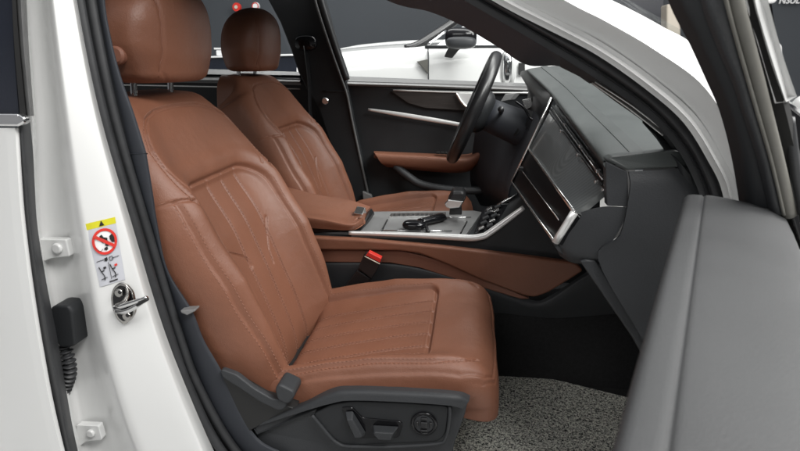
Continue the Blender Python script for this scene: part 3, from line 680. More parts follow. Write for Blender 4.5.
# glove box below, rounded knee panel, end panels
surf('glove_box', [[(557, 244, .972), (545, 224, 1.15), (528, 203, 1.4), (514, 184, 1.655)], [(566, 252, .98), (556, 236, 1.16), (540, 214, 1.42), (524, 196, 1.67)], [(590, 262, 1.02), (580, 250, 1.2), (565, 235, 1.45), (550, 215, 1.70)]], 'trim_grey', dash, n=30, k=4)
surf('dash_end_panel', [[(577, 213.5, .958), (590, 210, .955), (606, 207, .95), (628, 208, .945)], [(571, 222, .962), (586, 222, .955), (602, 222, .95), (623, 223, .945)], [(562, 238, .97), (576, 240, .96), (594, 240, .953), (613, 240, .948)], [(556, 246, .98), (568, 254, .968), (582, 258, .962), (598, 258, .955)], [(560, 256, 1.0), (570, 262, .99), (580, 263.5, .985), (597, 262, .972)]], 'trim_grey', CAR, n=24, k=4)
plate('dash_end_panel', [(605.5, 161, .948), (627.5, 171.5, .945), (628.5, 190, .945), (628, 207, .945), (607, 206, .95), (606, 190, .95)], 'trim_grey', CAR, depth=(0, .02, 0), bev=.002)
plate('dash_end_cap', [(604.5, 159.5, .946), (612, 156.5, .944), (675, 150, .942), (682, 152, .942), (688, 167, .942), (660, 168.5, .942), (627, 170.5, .942)], 'leather_grey', CAR, depth=(0, .03, 0), bev=.004)
surf('side_panel', [[(629, 171.5, .945), (660, 170, .943), (688, 169, .943), (708, 180, .94)], [(630, 190, .938), (662, 190, .936), (690, 190, .936), (712, 195, .935)], [(620, 236, .938), (655, 236, .935), (690, 236, .935), (714, 236, .935)], [(598, 259, .948), (640, 262, .938), (690, 262, .936), (716, 262, .935)], [(640, 335, .94), (660, 340, .936), (690, 340, .935), (716, 340, .934)], [(664, 380, .94), (680, 380, .936), (700, 380, .935), (716, 380, .934)]], 'trim_grey', CAR, n=30, k=5)
plate('kick_trim', [(580, 261.5, .958), (586, 259.5, .958), (596, 261, .955), (645, 336, .95), (690, 405, .95), (670, 405, .955), (632, 337, .955)], 'trim_grey', CAR, depth=(0, .03, 0), bev=.003)
# defroster outlet along the windscreen base
surf('defroster_vent', [[(599, 80, .962), (640, 106, .952), (677, 131, .943)], [(589, 82, .978), (613, 99, .970), (640, 117.5, .960), (666, 136.5, .948)]], 'ink', dash, n=24, k=2, thick=.004)
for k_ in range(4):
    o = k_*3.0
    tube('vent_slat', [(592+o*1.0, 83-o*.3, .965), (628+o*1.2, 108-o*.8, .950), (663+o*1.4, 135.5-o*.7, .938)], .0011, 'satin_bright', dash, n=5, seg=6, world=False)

# ------------------------------------------------------------------ centre console
ZC = .685
def T(x, y, z=ZC): return tuple(WZ(x, y, z))
con = plate('centre_console', [(300, 233, 1.53), (345, 236, 1.53), (478, 240.5, 1.53), (489, 237, 1.53), (528, 207, 1.53), (560, 236, 1.53), (603, 262, 1.53), (580, 266, 1.53), (440, 252, 1.53), (300, 244, 1.53)], 'trim_black', CAR, depth=(0, .22, 0), bev=.003, label='centre console between the two front seats')
plate('console_insert', [T(351, 233), T(371.5, 211.5), T(474, 210.5), T(482, 212), T(465, 236)], 'grey_insert', con, depth=(0, 0, -.012), bev=.0015, world=True)
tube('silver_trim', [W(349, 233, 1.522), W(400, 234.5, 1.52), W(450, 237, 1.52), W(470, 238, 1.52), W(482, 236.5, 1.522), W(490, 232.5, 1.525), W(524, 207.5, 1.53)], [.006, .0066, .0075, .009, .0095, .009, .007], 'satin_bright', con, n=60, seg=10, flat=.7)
tube('silver_trim', [W(496, 206, 1.72), W(517, 194.5, 1.72)], .0035, 'silver', con, n=4)
for a, b in (((387.5, 220), (381.5, 231.5)), ((467, 222), (460.5, 233.5))):
    tube('cover_gap', [T(*a, ZC+.001), T(*b, ZC+.001)], .0038, 'satin_black', con, n=4, flat=.5)
plate('name_strip', [T(389, 216.7, ZC+.004), T(391, 213.2, ZC+.004), T(446, 212, ZC+.004), T(446, 215.5, ZC+.004)], 'silver', con, depth=(0, 0, -.004), bev=.001, world=True)
for i in range(11):
    x = 393+i*4.6
    plate('strip_mark', [T(x, 215.6, ZC+.0048), T(x+.7, 213.8, ZC+.0048), T(x+3, 213.7, ZC+.0048), T(x+2.2, 215.5, ZC+.0048)], 'ink', con, depth=(0, 0, -.0006), bev=0.0001, world=True)
tube('chrome_line', [T(446, 217.5, ZC+.002), T(471, 217.3, ZC+.002)], .0016, 'chrome', con, n=4)
tube('chrome_line', [T(383, 230.5, ZC+.002), T(452, 231, ZC+.002)], .0018, 'chrome', con, n=4)
def blob(name, c, r, material, par, rot=None, n=2.6, **kw):
    u_ = np.linspace(-math.pi/2, math.pi/2, 18); v_ = np.linspace(0, 2*math.pi, 30, endpoint=False); e = 2/n
    f_ = lambda c_: np.sign(c_)*np.abs(c_)**e
    V = np.array([[r[0]*f_(math.cos(a))*f_(math.cos(b)), r[1]*f_(math.cos(a))*f_(math.sin(b)), r[2]*f_(math.sin(a))] for a in u_ for b in v_])
    if rot is not None: V = V@np.array(rot).T
    return mk(name, V+np.array(c), gridfaces(18, 30, cv=True), material, par, **kw)
lv = blob('cup_holder_catch', np.array(T(414, 225, ZC+.016)), (.033, .026, .013), 'gloss_black', con)
tube('catch_arm', [T(420, 222, ZC+.014), T(432, 219.5, ZC+.014), T(442, 217, ZC+.012)], [.010, .011, .012], 'gloss_black', con, n=10, flat=1.5)
lathe_ring('catch_ring', np.array(T(428, 232, ZC+.004)), (0, 0, 1), .008, .0016, 'chrome', con)
tube('catch_arm', [T(426, 226, ZC+.01), T(428, 232, ZC+.006)], .005, 'satin_black', con, n=5)
# gear selector
Yk = 1.66
kn = plate('gear_selector', [(446.5, 203, Yk), (449, 198.5, Yk), (453, 191.5, Yk), (463.5, 191.5, Yk), (466.5, 197, Yk), (463.5, 203, Yk), (459, 208.5, Yk), (450, 209, Yk)], 'satin_black', con, depth=(0, .07, 0), bev=.008)
plate('selector_face', [(444.5, 204, Yk-.006), (448.5, 199.8, Yk-.006), (463, 201.5, Yk-.006), (459.7, 207.5, Yk-.006), (450, 208.6, Yk-.006), (446, 207, Yk-.006)], 'silver', con, depth=(0, .012, 0), bev=.002)
plate('selector_stem', [(450, 207, Yk+.01), (461, 207, Yk+.01), (462, 215, Yk+.01), (449, 215, Yk+.01)], 'satin_black', con, depth=(0, .045, 0), bev=.003)
# button block on the ramp
bb = plate('button_panel', [W(474, 233.5, 1.56), W(483, 207.5, 1.72), W(511, 201, 1.72), W(496, 230, 1.56)], 'gloss_black', con, depth=(0, 0, -.015), bev=.001, world=True)
for i, (a, b) in enumerate(((478, 229.5), (480.5, 224.5), (482.5, 219.5), (484.5, 214.5), (486, 210.5))):
    Yb = 1.575+.031*i
    for j in range(2):
        p = W(a+3.2+j*8.5, b-.8-j*2.2, Yb)+np.array([0, 0, .003])
        rbox('console_button', p, (.018, .02, .006), 'silver' if (i+j) % 2 == 0 and i != 2 else 'trim_grey', con, bev=.0015, rot=roty(-.5))
# padded armrest with its catch
surf('armrest', [[(280, 203, 1.78), (318, 203.4, 1.77), (350, 207, 1.765), (367, 211, 1.76)], [(280, 186, 1.76), (318, 195, 1.75), (350, 200.3, 1.745), (370, 206.5, 1.74)], [(280, 190, 1.70), (318, 197.5, 1.70), (349, 203, 1.70), (368.5, 209, 1.70)], [(280, 208, 1.58), (317, 212.5, 1.58), (348, 217, 1.58), (364.5, 214, 1.60)], [(280, 213, 1.525), (319, 217.5, 1.525), (350, 223, 1.525), (362.5, 217.5, 1.55)], [(280, 216, 1.515), (319, 220.5, 1.515), (350, 225.5, 1.515), (362.5, 220, 1.545)], [(280, 226, 1.52), (325, 229, 1.52), (350, 230, 1.52), (363.5, 223.5, 1.55)]], 'leather', con, n=50, k=5, thick=.02)
plate('armrest_catch', [(353.5, 213, 1.59), (357, 206, 1.62), (365.5, 207.5, 1.62), (362.5, 214.5, 1.59)], 'silver', con, depth=(0, .015, -.02), bev=.0015)
plate('armrest_shell', [(300, 227, 1.535), (350, 229.5, 1.535), (364, 221, 1.56), (371, 208, 1.70), (374, 212, 1.70), (360, 231, 1.54), (348, 235, 1.535), (300, 234, 1.535)], 'satin_black', con, depth=(0, .01, -.01), bev=.001)
# brown side pad with a stepped lower edge
sp_ = plate('console_side_pad', [(300, 236.5, 1.50), (360, 239.5, 1.50), (440, 246.5, 1.50), (520, 256, 1.50), (576, 263.2, 1.50), (584, 271, 1.50), (547, 293.5, 1.50), (535, 297.5, 1.50), (525, 296.3, 1.50), (480, 279.5, 1.50), (446, 264, 1.50), (420, 254, 1.50), (400, 251, 1.50), (300, 250, 1.50)], 'leather', CAR, depth=(0, .025, 0), bev=.006, rnd=.012)
plate('lower_pad', [(300, 248, 1.515), (400, 250, 1.515), (446, 262, 1.515), (500, 285, 1.515), (530, 299, 1.515), (520, 299, 1.515), (470, 284, 1.515), (420, 268, 1.515), (390, 263, 1.515), (300, 262, 1.515)], 'leather_shade', sp_, depth=(0, .02, 0), bev=.003)
surf('console_skirt', [[(300, 260, 1.525), (400, 263, 1.525), (480, 283, 1.525), (530, 299.5, 1.525), (548, 297, 1.525), (586, 272, 1.525), (610, 258, 1.525)], [(300, 270, 1.515), (400, 271, 1.515), (480, 290, 1.515), (530, 306, 1.515), (552, 303, 1.515), (592, 280, 1.515), (625, 280, 1.515)], [(300, 320, 1.53), (400, 312, 1.53), (490, 312.5, 1.53), (530, 316.5, 1.53), (560, 318, 1.53), (612, 314, 1.53), (650, 310, 1.53)]], 'trim_grey', CAR, n=60, k=5, thick=.02)
plate('floor_tunnel', [(300, 310, 1.535), (490, 311, 1.535), (560, 316, 1.535), (660, 306, 1.535), (660, 420, 1.535), (300, 420, 1.535)], 'carpet', CAR, depth=(0, .2, 0), bev=.004)
# belt buckle
bk = plate('belt_buckle', [(358, 268.5, 1.46), (363, 256.5, 1.46), (366, 253.5, 1.46), (381, 261, 1.46), (380, 265, 1.46), (371.5, 279.5, 1.46)], 'satin_black', CAR, depth=(0, .028, 0), bev=.003)
plate('buckle_button', [(365.5, 255.5, 1.457), (368.5, 252.2, 1.457), (381.2, 258.6, 1.457), (380, 262.8, 1.457)], 'red', bk, depth=(0, .022, 0), bev=.0015)
tube('buckle_rim', [(364.6, 256.3, 1.456), (379.8, 264, 1.456)], .0016, 'beige', bk, n=3, world=False)
plate('buckle_stalk', [(357, 270, 1.465), (371, 279, 1.465), (352, 305, 1.465), (334, 300, 1.465)], 'satin_black', bk, depth=(0, .018, 0), bev=.003)

# ------------------------------------------------------------------ floor
fl = mk('cabin_floor', [(-1.5, .95, .24), (.62, .95, .24), (.62, 2.36, .24), (-1.5, 2.36, .24)], [(0, 1, 2, 3)], 'carpet', CAR, smooth=False, solid=.01, off=0)
plate('bulkhead', [(.50, .955, .235), (.68, .955, .60), (.66, .955, 1.0), (.70, .955, 1.0), (.70, .955, .22)], 'carpet', CAR, depth=(0, 1.4, 0), bev=.002, world=True)

# ------------------------------------------------------------------ steering wheel and column
sc0 = np.array([.004, 2.02, .993]); su = np.array([.376, 0, .926]); sn = np.array([-.926, 0, .376]); sy = np.array([0, 1.0, 0])
th = np.linspace(0, 2*math.pi, 96, endpoint=False)
sw = tube('steering_wheel', [sc0+.180*(math.cos(t)*su+math.sin(t)*sy) for t in th], .021, 'satin_black', CAR, n=96, closed=True, raw=True, ref=sn, seg=16, label='black leather steering wheel seen almost edge-on')
hb = blob('airbag_cover', sc0-sn*.02, (.075, .075, .045), 'trim_black', sw, rot=np.stack([su, sy, sn], 1))
for ang in (math.pi/2, -math.pi/2, math.pi*.86, -math.pi*.86):
    a = sc0+.05*(math.cos(ang)*su+math.sin(ang)*sy)-sn*.022; b = sc0+.172*(math.cos(ang)*su+math.sin(ang)*sy)-sn*.004
    tube('spoke', [a, b], [.02, .013], 'satin_black', sw, n=8, flat=.5, ref=sn)
tube('spoke_trim', [sc0+.16*(math.cos(t)*su+math.sin(t)*sy)+sn*.006 for t in np.linspace(math.pi*.62, math.pi*.98, 12)], .0035, 'silver', sw, n=20)
tube('steering_column', [sc0-sn*.05, sc0-sn*.20, sc0-sn*.36], [.055, .062, .075], 'trim_navy', CAR, n=10, seg=20)
for dz, dy, L in ((.02, -1, .15), (-.01, 1, .15)):
    tube('column_stalk', [sc0-sn*.09+su*dz, sc0-sn*.085+su*(dz+.012)+sy*dy*L*.5, sc0-sn*.075+su*(dz+.02)+sy*dy*L], [.008, .007, .010], 'satin_black', CAR, n=14)
# driver's side of the dashboard: instrument housing, knee panel, starter socket, outlet
surf('instrument_housing', [[(526, 70, 1.99), (543, 86, 1.81), (552, 98, 1.64)], [(520, 74, 2.08), (536, 94, 1.86), (548, 108, 1.68)], [(528, 92, 2.08), (538, 112, 1.88), (545, 125, 1.7)], [(520, 118, 2.05), (530, 132, 1.88), (536, 145, 1.7)]], 'satin_black', dash, n=24, k=4)
surf('knee_panel', [[(478, 108, 2.33), (500, 104, 2.2), (530, 108, 2.0), (540, 125, 1.72)], [(474, 140, 2.33), (500, 140, 2.15), (520, 146, 1.95), (524, 160, 1.72)], [(470, 180, 2.33), (488, 186, 2.15), (500, 190, 1.95), (508, 196, 1.72)], [(480, 205, 2.36), (498, 210, 2.2), (512, 216, 2.05), (524, 222, 1.80)]], 'trim_navy', dash, n=24, k=4)
lathe_ring('socket_ring', W(515, 130, 1.98), (-.8, -.5, .3), .021, .0035, 'trim_grey', dash)
disc('socket', W(515, 130, 1.975), (-.8, -.5, .3), .019, .017, .004, 'ink', dash)
tube('outlet_ring', [W(516, 102, 1.98), W(524, 108, 1.95), W(530, 118, 1.92), W(534, 120, 1.9)], .004, 'gloss_black', dash, n=14)
plate('outlet_blade', [(522, 100, 1.99), (531, 98, 1.99), (533, 106, 1.99), (526, 110, 1.99)], 'silver', dash, depth=(.01, .01, 0), bev=.001)
plate('side_outlet', [(505, 94, 2.26), (516, 93, 2.26), (510, 100, 2.26), (500, 102, 2.26)], 'grey_insert', dash, depth=(.02, .02, 0), bev=.002)

# ------------------------------------------------------------------ driver's door, seen across the cabin
dd = surf('driver_door', [[(338, 83, 2.36), (430, 86, 2.36), (545, 92, 2.36), (600, 94, 2.36)], [(345, 110, 2.375), (440, 112, 2.375), (545, 116, 2.375), (600, 116, 2.375)], [(350, 160, 2.38), (440, 162, 2.38), (545, 165, 2.38), (600, 165, 2.38)], [(350, 230, 2.37), (440, 232, 2.37), (545, 235, 2.37), (600, 235, 2.37)], [(350, 290, 2.37), (440, 290, 2.37), (545, 290, 2.37), (600, 290, 2.37)]], 'trim_black', CAR, n=40, k=4, thick=.03, label="driver's door across the cabin with a brown armrest")
surf('belt_ledge', [[(338, 85.5, 2.355), (430, 88, 2.355), (545, 92, 2.355)], [(338, 82.5, 2.355), (430, 85.2, 2.355), (545, 90, 2.355)], [(338, 76, 2.44), (430, 79.5, 2.44), (545, 84, 2.44)]], 'ledge_grey', dd, n=30, k=4, thick=.02)
plate('wood_inlay', [(391, 91, 2.355), (462, 93, 2.355), (475, 111, 2.36), (425, 108, 2.36), (408, 103, 2.36)], 'dark_wood', dd, depth=(0, .01, 0), bev=.001)
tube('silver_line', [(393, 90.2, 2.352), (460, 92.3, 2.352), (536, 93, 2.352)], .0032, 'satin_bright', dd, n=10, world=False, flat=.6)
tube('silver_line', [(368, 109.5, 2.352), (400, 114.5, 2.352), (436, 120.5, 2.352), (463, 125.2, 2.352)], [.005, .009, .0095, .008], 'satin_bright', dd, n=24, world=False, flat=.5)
hd_ = plate('pull_handle', [(457, 93, 2.345), (473, 93.5, 2.345), (481, 104, 2.345), (477, 109, 2.345), (469, 107.5, 2.345), (462, 101, 2.345)], 'satin_bright', dd, depth=(0, .014, 0), bev=.003, rnd=.01)
tube('handle_rim', [(456, 93, 2.34), (462, 102.5, 2.34), (469, 108.5, 2.34), (477, 109.5, 2.34)], .0045, 'silver', dd, n=20, world=False)
surf('door_armrest', [[(374, 151, 2.37), (420, 153, 2.37), (464, 154.5, 2.37), (477, 149.5, 2.37), (490, 141, 2.37)], [(374, 152.5, 2.30), (420, 155, 2.30), (464, 157, 2.30), (478, 151.5, 2.30), (491, 142, 2.30)], [(376, 155, 2.27), (423, 157.5, 2.27), (465, 160.5, 2.27), (480, 154, 2.27), (493, 144, 2.27)], [(381, 163, 2.272), (424, 167, 2.272), (465, 169, 2.272), (480, 160, 2.272), (494, 148, 2.272)], [(387, 167, 2.30), (425, 171, 2.30), (464, 172.5, 2.30), (479, 164, 2.30), (494, 150, 2.30)]], 'leather', dd, n=50, k=4, thick=.02)
for i in range(4): rbox('window_switch', W(438+i*4.4, 153.6+.2*i, 2.31)+np.array([0, 0, .004]), (.014, .03, .008), 'ink', dd, bev=.002)
tube('door_pocket', [(396, 166, 2.30), (408, 176, 2.28), (422, 184.5, 2.27), (450, 189.5, 2.26), (482, 190, 2.26), (500, 184, 2.26), (520, 170, 2.26)], .016, 'trim_grey', dd, n=40, world=False, flat=1.4)
# far pillar, its belt, rear door beyond
fp = plate('far_pillar_trim', [(250, -60, 2.34), (268, 0, 2.34), (280, 22, 2.34), (291, 50, 2.34), (298, 72, 2.34), (306, 88, 2.34), (318, 107, 2.34), (345, 190, 2.34), (350, 240, 2.34), (378, 240, 2.34), (371, 205, 2.34), (353, 120, 2.34), (347, 84, 2.34), (333, 42, 2.34), (321, 0, 2.34), (305, -60, 2.34)], 'trim_black', CAR, depth=(0, .10, 0), bev=.006, label='dark middle pillar trim on the far side of the cabin')
tube('pillar_seal', [(306, -40, 2.335), (315, 0, 2.335), (327, 38, 2.335), (340, 75, 2.335), (347, 95, 2.335), (353, 125, 2.335), (371, 207, 2.335)], .005, 'rubber_mid', fp, n=40, world=False)
tube('pillar_seal', [(312, -40, 2.345), (321, 0, 2.345), (334, 42, 2.345), (347, 80, 2.345)], .012, 'rubber', fp, n=30, world=False)
tube('trim_joint', [(323, 91, 2.337), (349, 91.5, 2.337)], .002, 'trim_grey', fp, n=4, world=False)
blob('belt_guide', W(306, 43, 2.32), (.045, .02, .03), 'gloss_black', fp)
tube('seat_belt', [(305, 46, 2.315), (309, 80, 2.315), (311, 120, 2.31), (318, 160, 2.30)], .024, 'satin_black', fp, n=12, flat=.12, world=False, ref=(1, 0, 0))
disc('belt_button', W(325.5, 101, 2.332), (0, -1, 0), .014, .011, .01, 'silver', fp)
plate('belt_anchor', [(362.5, 191.5, 2.30), (371, 195, 2.30), (374.5, 204.5, 2.30), (363.5, 203, 2.30)], 'grey_insert', fp, depth=(0, .02, 0), bev=.002)
rr = surf('far_rear_door', [[(40, 78, 2.36), (200, 80.5, 2.36), (335, 82, 2.40)], [(40, 100, 2.38), (200, 100, 2.38), (352, 100, 2.42)], [(40, 260, 2.38), (200, 260, 2.38), (380, 260, 2.42)]], 'trim_black', CAR, n=20, k=4, thick=.03)
surf('belt_ledge', [[(40, 80.5, 2.355), (200, 82, 2.355), (300, 83.5, 2.355)], [(40, 77, 2.355), (200, 78.5, 2.355), (300, 80.5, 2.355)], [(40, 66, 2.46), (200, 69, 2.46), (300, 72, 2.46)]], 'ledge_grey', rr, n=20, k=4, thick=.02)
tube('silver_line', [(100, 84.5, 2.352), (200, 86.5, 2.352), (300, 89, 2.352)], .0025, 'satin_bright', rr, n=8, world=False)
# panes on the far side, far windscreen pillar, windscreen, roof
def pane(name, pts, material='clear_glass'):
    return mk(name, pts, [tuple(range(len(pts)))], material, CAR, smooth=False, solid=.004, off=0)
pane('window_glass', [W(338, 80, 2.43), W(560, 88, 2.43), (.30, 2.43, 1.12), (-.12, 2.36, 1.44), (-.70, 2.34, 1.47), W(321, 0, 2.42)])
pane('window_glass', [W(40, 70, 2.44), W(298, 74, 2.44), W(268, 0, 2.42), (-.92, 2.34, 1.47), (-1.75, 2.34, 1.45)])
mid_ = [(.62, 1.0, 1.03), (.74, 1.64, 1.06), (.62, 2.32, 1.03)]; upm = [(-.05, 1.09, 1.405), (0, 1.64, 1.44), (-.05, 2.23, 1.405)]
slabgrid('windscreen', np.array([[np.array(a)*(1-t)+np.array(b)*t for a, b in zip(cr(mid_, 20), cr(upm, 20))] for t in np.linspace(0, 1, 8)]), 'clear_glass', CAR, .005)
tube('far_windscreen_pillar', [(.62, 2.40, 1.04), (.30, 2.36, 1.24), (-.05, 2.28, 1.42)], .035, 'trim_black', CAR, n=16, flat=1.3)
rf_ = [[(-2.0, .98+.04, 1.42), (-2.0, 1.64, 1.47), (-2.0, 2.26, 1.42)], [(-1.0, 1.0, 1.45), (-1.0, 1.64, 1.50), (-1.0, 2.28, 1.45)], [(-.4, 1.0, 1.44), (-.4, 1.64, 1.49), (-.4, 2.28, 1.44)], [(-.05, 1.02, 1.41), (0, 1.64, 1.445), (-.05, 2.26, 1.41)]]
slabgrid('headliner', np.array([cr(r, 20) for r in rf_]), 'trim_grey', CAR, .01)
slabgrid('roof', np.array([cr(np.array(r)+[0, 0, .03], 20) for r in rf_]), 'white_paint', CAR, .01)
# bonnet in front of the windscreen (out of the picture, seen from a step aside)
slabgrid('bonnet', np.array([cr([(x, .90, z-.06), (x, 1.64, z), (x, 2.38, z-.06)], 20) for x, z in ((.72, 1.05), (1.1, 1.03), (1.6, .97), (1.95, .88))]), 'white_paint', CAR, .02)
wing_p = cr([(.80, .25), (.792, .60), (.80, .85), (.815, .93), (.86, .975), (.925, .985)], 24)
slabgrid('front_wing', np.array([[(x, y, z*(1-.13*max(0, (x-.8)/1.15)**2)) for y, z in wing_p] for x in np.linspace(.52, 1.95, 14)]), 'white_paint', CAR, .02)
# left door mirror beyond the far window
lm = blob('door_mirror', W(508, 68, 2.62), (.035, .08, .075), 'white_paint', CAR, n=3)
blob('mirror_glass', W(507, 68, 2.60), (.022, .075, .066), 'chrome', lm, n=3)

# ------------------------------------------------------------------ opened front door
e_ = np.array([-.361, -.933, 0]); nw = np.array([.933, -.361, 0]); E0 = np.array([.282, .79, 0])
prof = [(.020, .45), (.004, .80), (-.001, .90), (-.001, .966), (.0006, .9755), (.005, .9800), (.012, .9812), (.0208, .9813), (.0230, .9793), (.0252, .9815), (.030, .9820), (.050, .9805), (.075, .977), (.098, .971), (.116, .962), (.126, .945), (.130, .80), (.12, .45)]
pr_ = []
for i in range(len(prof)-1):
    for t in (0, .5): pr_.append((prof[i][0]*(1-t)+prof[i+1][0]*t, prof[i][1]*(1-t)+prof[i+1][1]*t))
pr_.append(prof[-1])
S_ = np.r_[-.004, 0, .004, np.linspace(.01, 1.0, 60)]
rows = []
for s in S_:
    sh = .006 if s < -.002 else (.0015 if s < .002 else 0)
    rows.append([E0+e_*s+nw*(w*(1-.0*s))+np.array([0, 0, z-sh-.004*max(0, s-.1)*0]) for w, z in pr_])
G = np.array(rows); m_, n_ = G.shape[:2]
fd = mk('front_door', G.reshape(-1, 3), gridfaces(m_, n_)+[tuple(range(n_)), tuple(range((m_-1)*n_, m_*n_))], 'leather_door', CAR, label='opened front passenger door with grey leather top')
cs_ = np.array([E0+e_*s+nw*.0295+np.array([0, 0, .9826]) for s in np.linspace(.0, 1, 140)])
sv, sf = [], []
for i in range(len(cs_)-1):
    p0 = cs_[i]; p1 = p0+(cs_[i+1]-p0)*.62; b = len(sv); o = nw*.0006; h = np.array([0, 0, .0007])
    sv += [p0-o, p0+o, p1+o, p1-o, p0-o+h, p0+o+h, p1+o+h, p1-o+h]; sf += [tuple(b+q for q in q4) for q4 in ((4, 5, 6, 7), (0, 1, 5, 4), (2, 3, 7, 6), (1, 2, 6, 5), (0, 4, 7, 3))]
def FR(rows, xs, y0=.665, y1=.755): return [(x, y, float(np.interp(y, [0, 205], [y0, y1]))) for x, y in zip(xs, rows)]
fy_ = [-60, 0, 45, 80, 113, 160, 215]
surf('window_frame', [FR(fy_, (655, 668, 690, 706, 720, 732, 741), .69, .785), FR(fy_, (670, 682, 702, 718, 731, 744, 753), .668, .762), FR(fy_, (690, 700, 716, 731, 742, 757, 770), .662, .755)], 'trim_black', fd, n=50, k=5, thick=.012)
surf('window_frame', [FR(fy_, (690, 700, 716, 731, 742, 757, 770), .660, .753), FR(fy_, (696, 708, 724, 738, 748, 763, 776), .652, .745), FR(fy_, (712, 724, 738, 749, 759, 773, 786), .652, .745)], 'trim_grey', fd, n=50, k=4, thick=.012, smooth_cross=True)
tube('frame_rubber', FR(fy_, (725, 735.5, 747, 756.5, 765, 777, 790), .655, .748), .0078, 'rubber_pale', fd, n=50, seg=12, world=False)
tube('frame_rubber', FR(fy_, (714, 726, 738, 748, 757.5, 771, 784), .648, .742), .0022, 'rubber_pale', fd, n=50, seg=8, world=False)
surf('frame_channel', [FR(fy_, (731, 743, 755, 764, 772, 783, 796), .67, .765), FR(fy_, (742, 754, 766, 776, 786, 797, 810), .66, .755)], 'ink', fd, n=40, k=3, thick=.012)
wy = [-60, 0, 25, 50, 75, 102]
surf('frame_edge', [FR(wy, (741, 752.5, 759, 766, 774, 784), .665, .76), FR(wy, (744, 755, 761.5, 769, 777, 786), .655, .75), FR(wy, (751, 763.5, 770, 777, 783.5, 790), .665, .76)], 'white_paint', fd, n=30, k=3, thick=.012)
plate('mirror_base', [(783, 103, .80), (792, 108, .80), (812, 124, .80), (840, 140, .80), (840, 300, .80), (805, 262, .80), (790, 215, .80), (786, 150, .80)], 'gloss_black', fd, depth=(.02, .03, 0), bev=.004)
blob('mirror_housing', W(806, 110, .88)+np.array([.05, .03, 0]), (.05, .03, .022), 'white_paint', fd, n=3)
tube('frame_rubber', FR([118, 150, 180, 225], (789, 793, 797, 806), .72, .74), .006, 'rubber', fd, n=20, world=False)
# outer skin of the opened door
plate('door_skin', [E0+e_*0+nw*.135+[0, 0, .30], E0+e_*1.02+nw*.135+[0, 0, .30], E0+e_*1.02+nw*.135+[0, 0, .93], E0+e_*0+nw*.135+[0, 0, .93]], 'white_paint', fd, depth=tuple(nw*.03), bev=.008, world=True)

# ------------------------------------------------------------------ things outside the car
Zm = .262
nx = 60
cor = [WZ(455, 355.5, Zm), WZ(700, 415, Zm), WZ(790, 560, Zm), WZ(400, 520, Zm)]
G = np.array([[(1-v)*((1-u)*cor[0]+u*cor[1])+v*((1-u)*cor[3]+u*cor[2]) for u in np.linspace(0, 1, nx)] for v in np.linspace(0, 1, nx)])
G[:, :, 2] += .0012*np.random.rand(nx, nx)
fm = slabgrid('floor_mat', G, 'loop_mat', None, .014)
top(fm, 'speckled black and grey loop pile mat on the floor before the front passenger seat', 'floor mat')
# showroom shell
g = mk('floor', [(-14, -8, -.02), (16, -8, -.02), (16, 12, -.02), (-14, 12, -.02)], [(0, 1, 2, 3)], 'floor', None, smooth=False); g['kind'] = 'structure'
w = plate('wall', [(-14, 6.6, -.02), (16, 6.6, -.02), (16, 6.6, 4.2), (-14, 6.6, 4.2)], 'wall', None, depth=(0, .2, 0), bev=.002, world=True)
top(w, 'dark slate grey showroom wall behind the cars', 'wall')
for o_, x0, x1 in (('wall_panel', 612, 664),):
    pnl = plate(o_, [W(590, 80, 6.4), W(664, 80, 6.4), W(664, -40, 6.4), W(590, -40, 6.4)], 'wall_dark', None, depth=(0, .1, 0), bev=.004, world=True)
    top(pnl, 'dark blue glossy wall panel seen over the windscreen pillar', 'wall panel')
cl = plate('column', [W(667, 100, 6.0), W(681, 100, 6.0), W(681, 22, 6.0), W(677, 10, 6.0), W(672, 4, 6.0), W(667, 4, 6.0)], 'beige', None, depth=(0, .2, 0), bev=.02, world=True)
top(cl, 'pale grey pillar standing beside the dark blue wall panel', 'pillar')
# lettering at the top right
cu_ = bpy.data.curves.new('wall_lettering', 'FONT'); cu_.body = 'NSULT'; cu_.size = .078; cu_.extrude = .008; cu_.shear = .15; cu_.offset = .0016; cu_.space_character = 1.02
cu_.materials.append(MAT['white_plain'])
to = bpy.data.objects.new('wall_lettering', cu_); COL.objects.link(to)
p = W(778.3, 3.6, 6.55)
me = bpy.data.meshes.new_from_object(to); bpy.data.objects.remove(to); bpy.data.curves.remove(cu_)
to = bpy.data.objects.new('wall_lettering', me); COL.objects.link(to); to.location = p; to.rotation_euler = (math.pi/2, 0, 0)
top(to, 'white block letters on the dark wall at the upper right', 'lettering')
ds = plate('display_stand', [W(764, 80, 5.6), W(779, 80, 5.6), W(777.5, 42, 5.6), W(772, 4, 5.6), W(762, 4, 5.6), W(764, 42, 5.6)], 'gloss_black', None, depth=(0, .12, 0), bev=.006, world=True)
top(ds, 'glossy black stand with white ends, right of the opened door frame', 'display stand')
plate('stand_head', [W(760, 4, 5.57), W(775, 3.2, 5.57), W(778, 0, 5.57), W(778, -14, 5.57), W(760, -14, 5.57)], 'white_plain', ds, depth=(0, .15, 0), bev=.02, world=True)
plate('stand_foot', [W(764, 43, 5.57), W(779, 41.5, 5.57), W(783, 46, 5.57), W(783, 64, 5.57), W(780, 74, 5.57), W(764, 78, 5.57)], 'white_plain', ds, depth=(0, .15, 0), bev=.02, world=True)
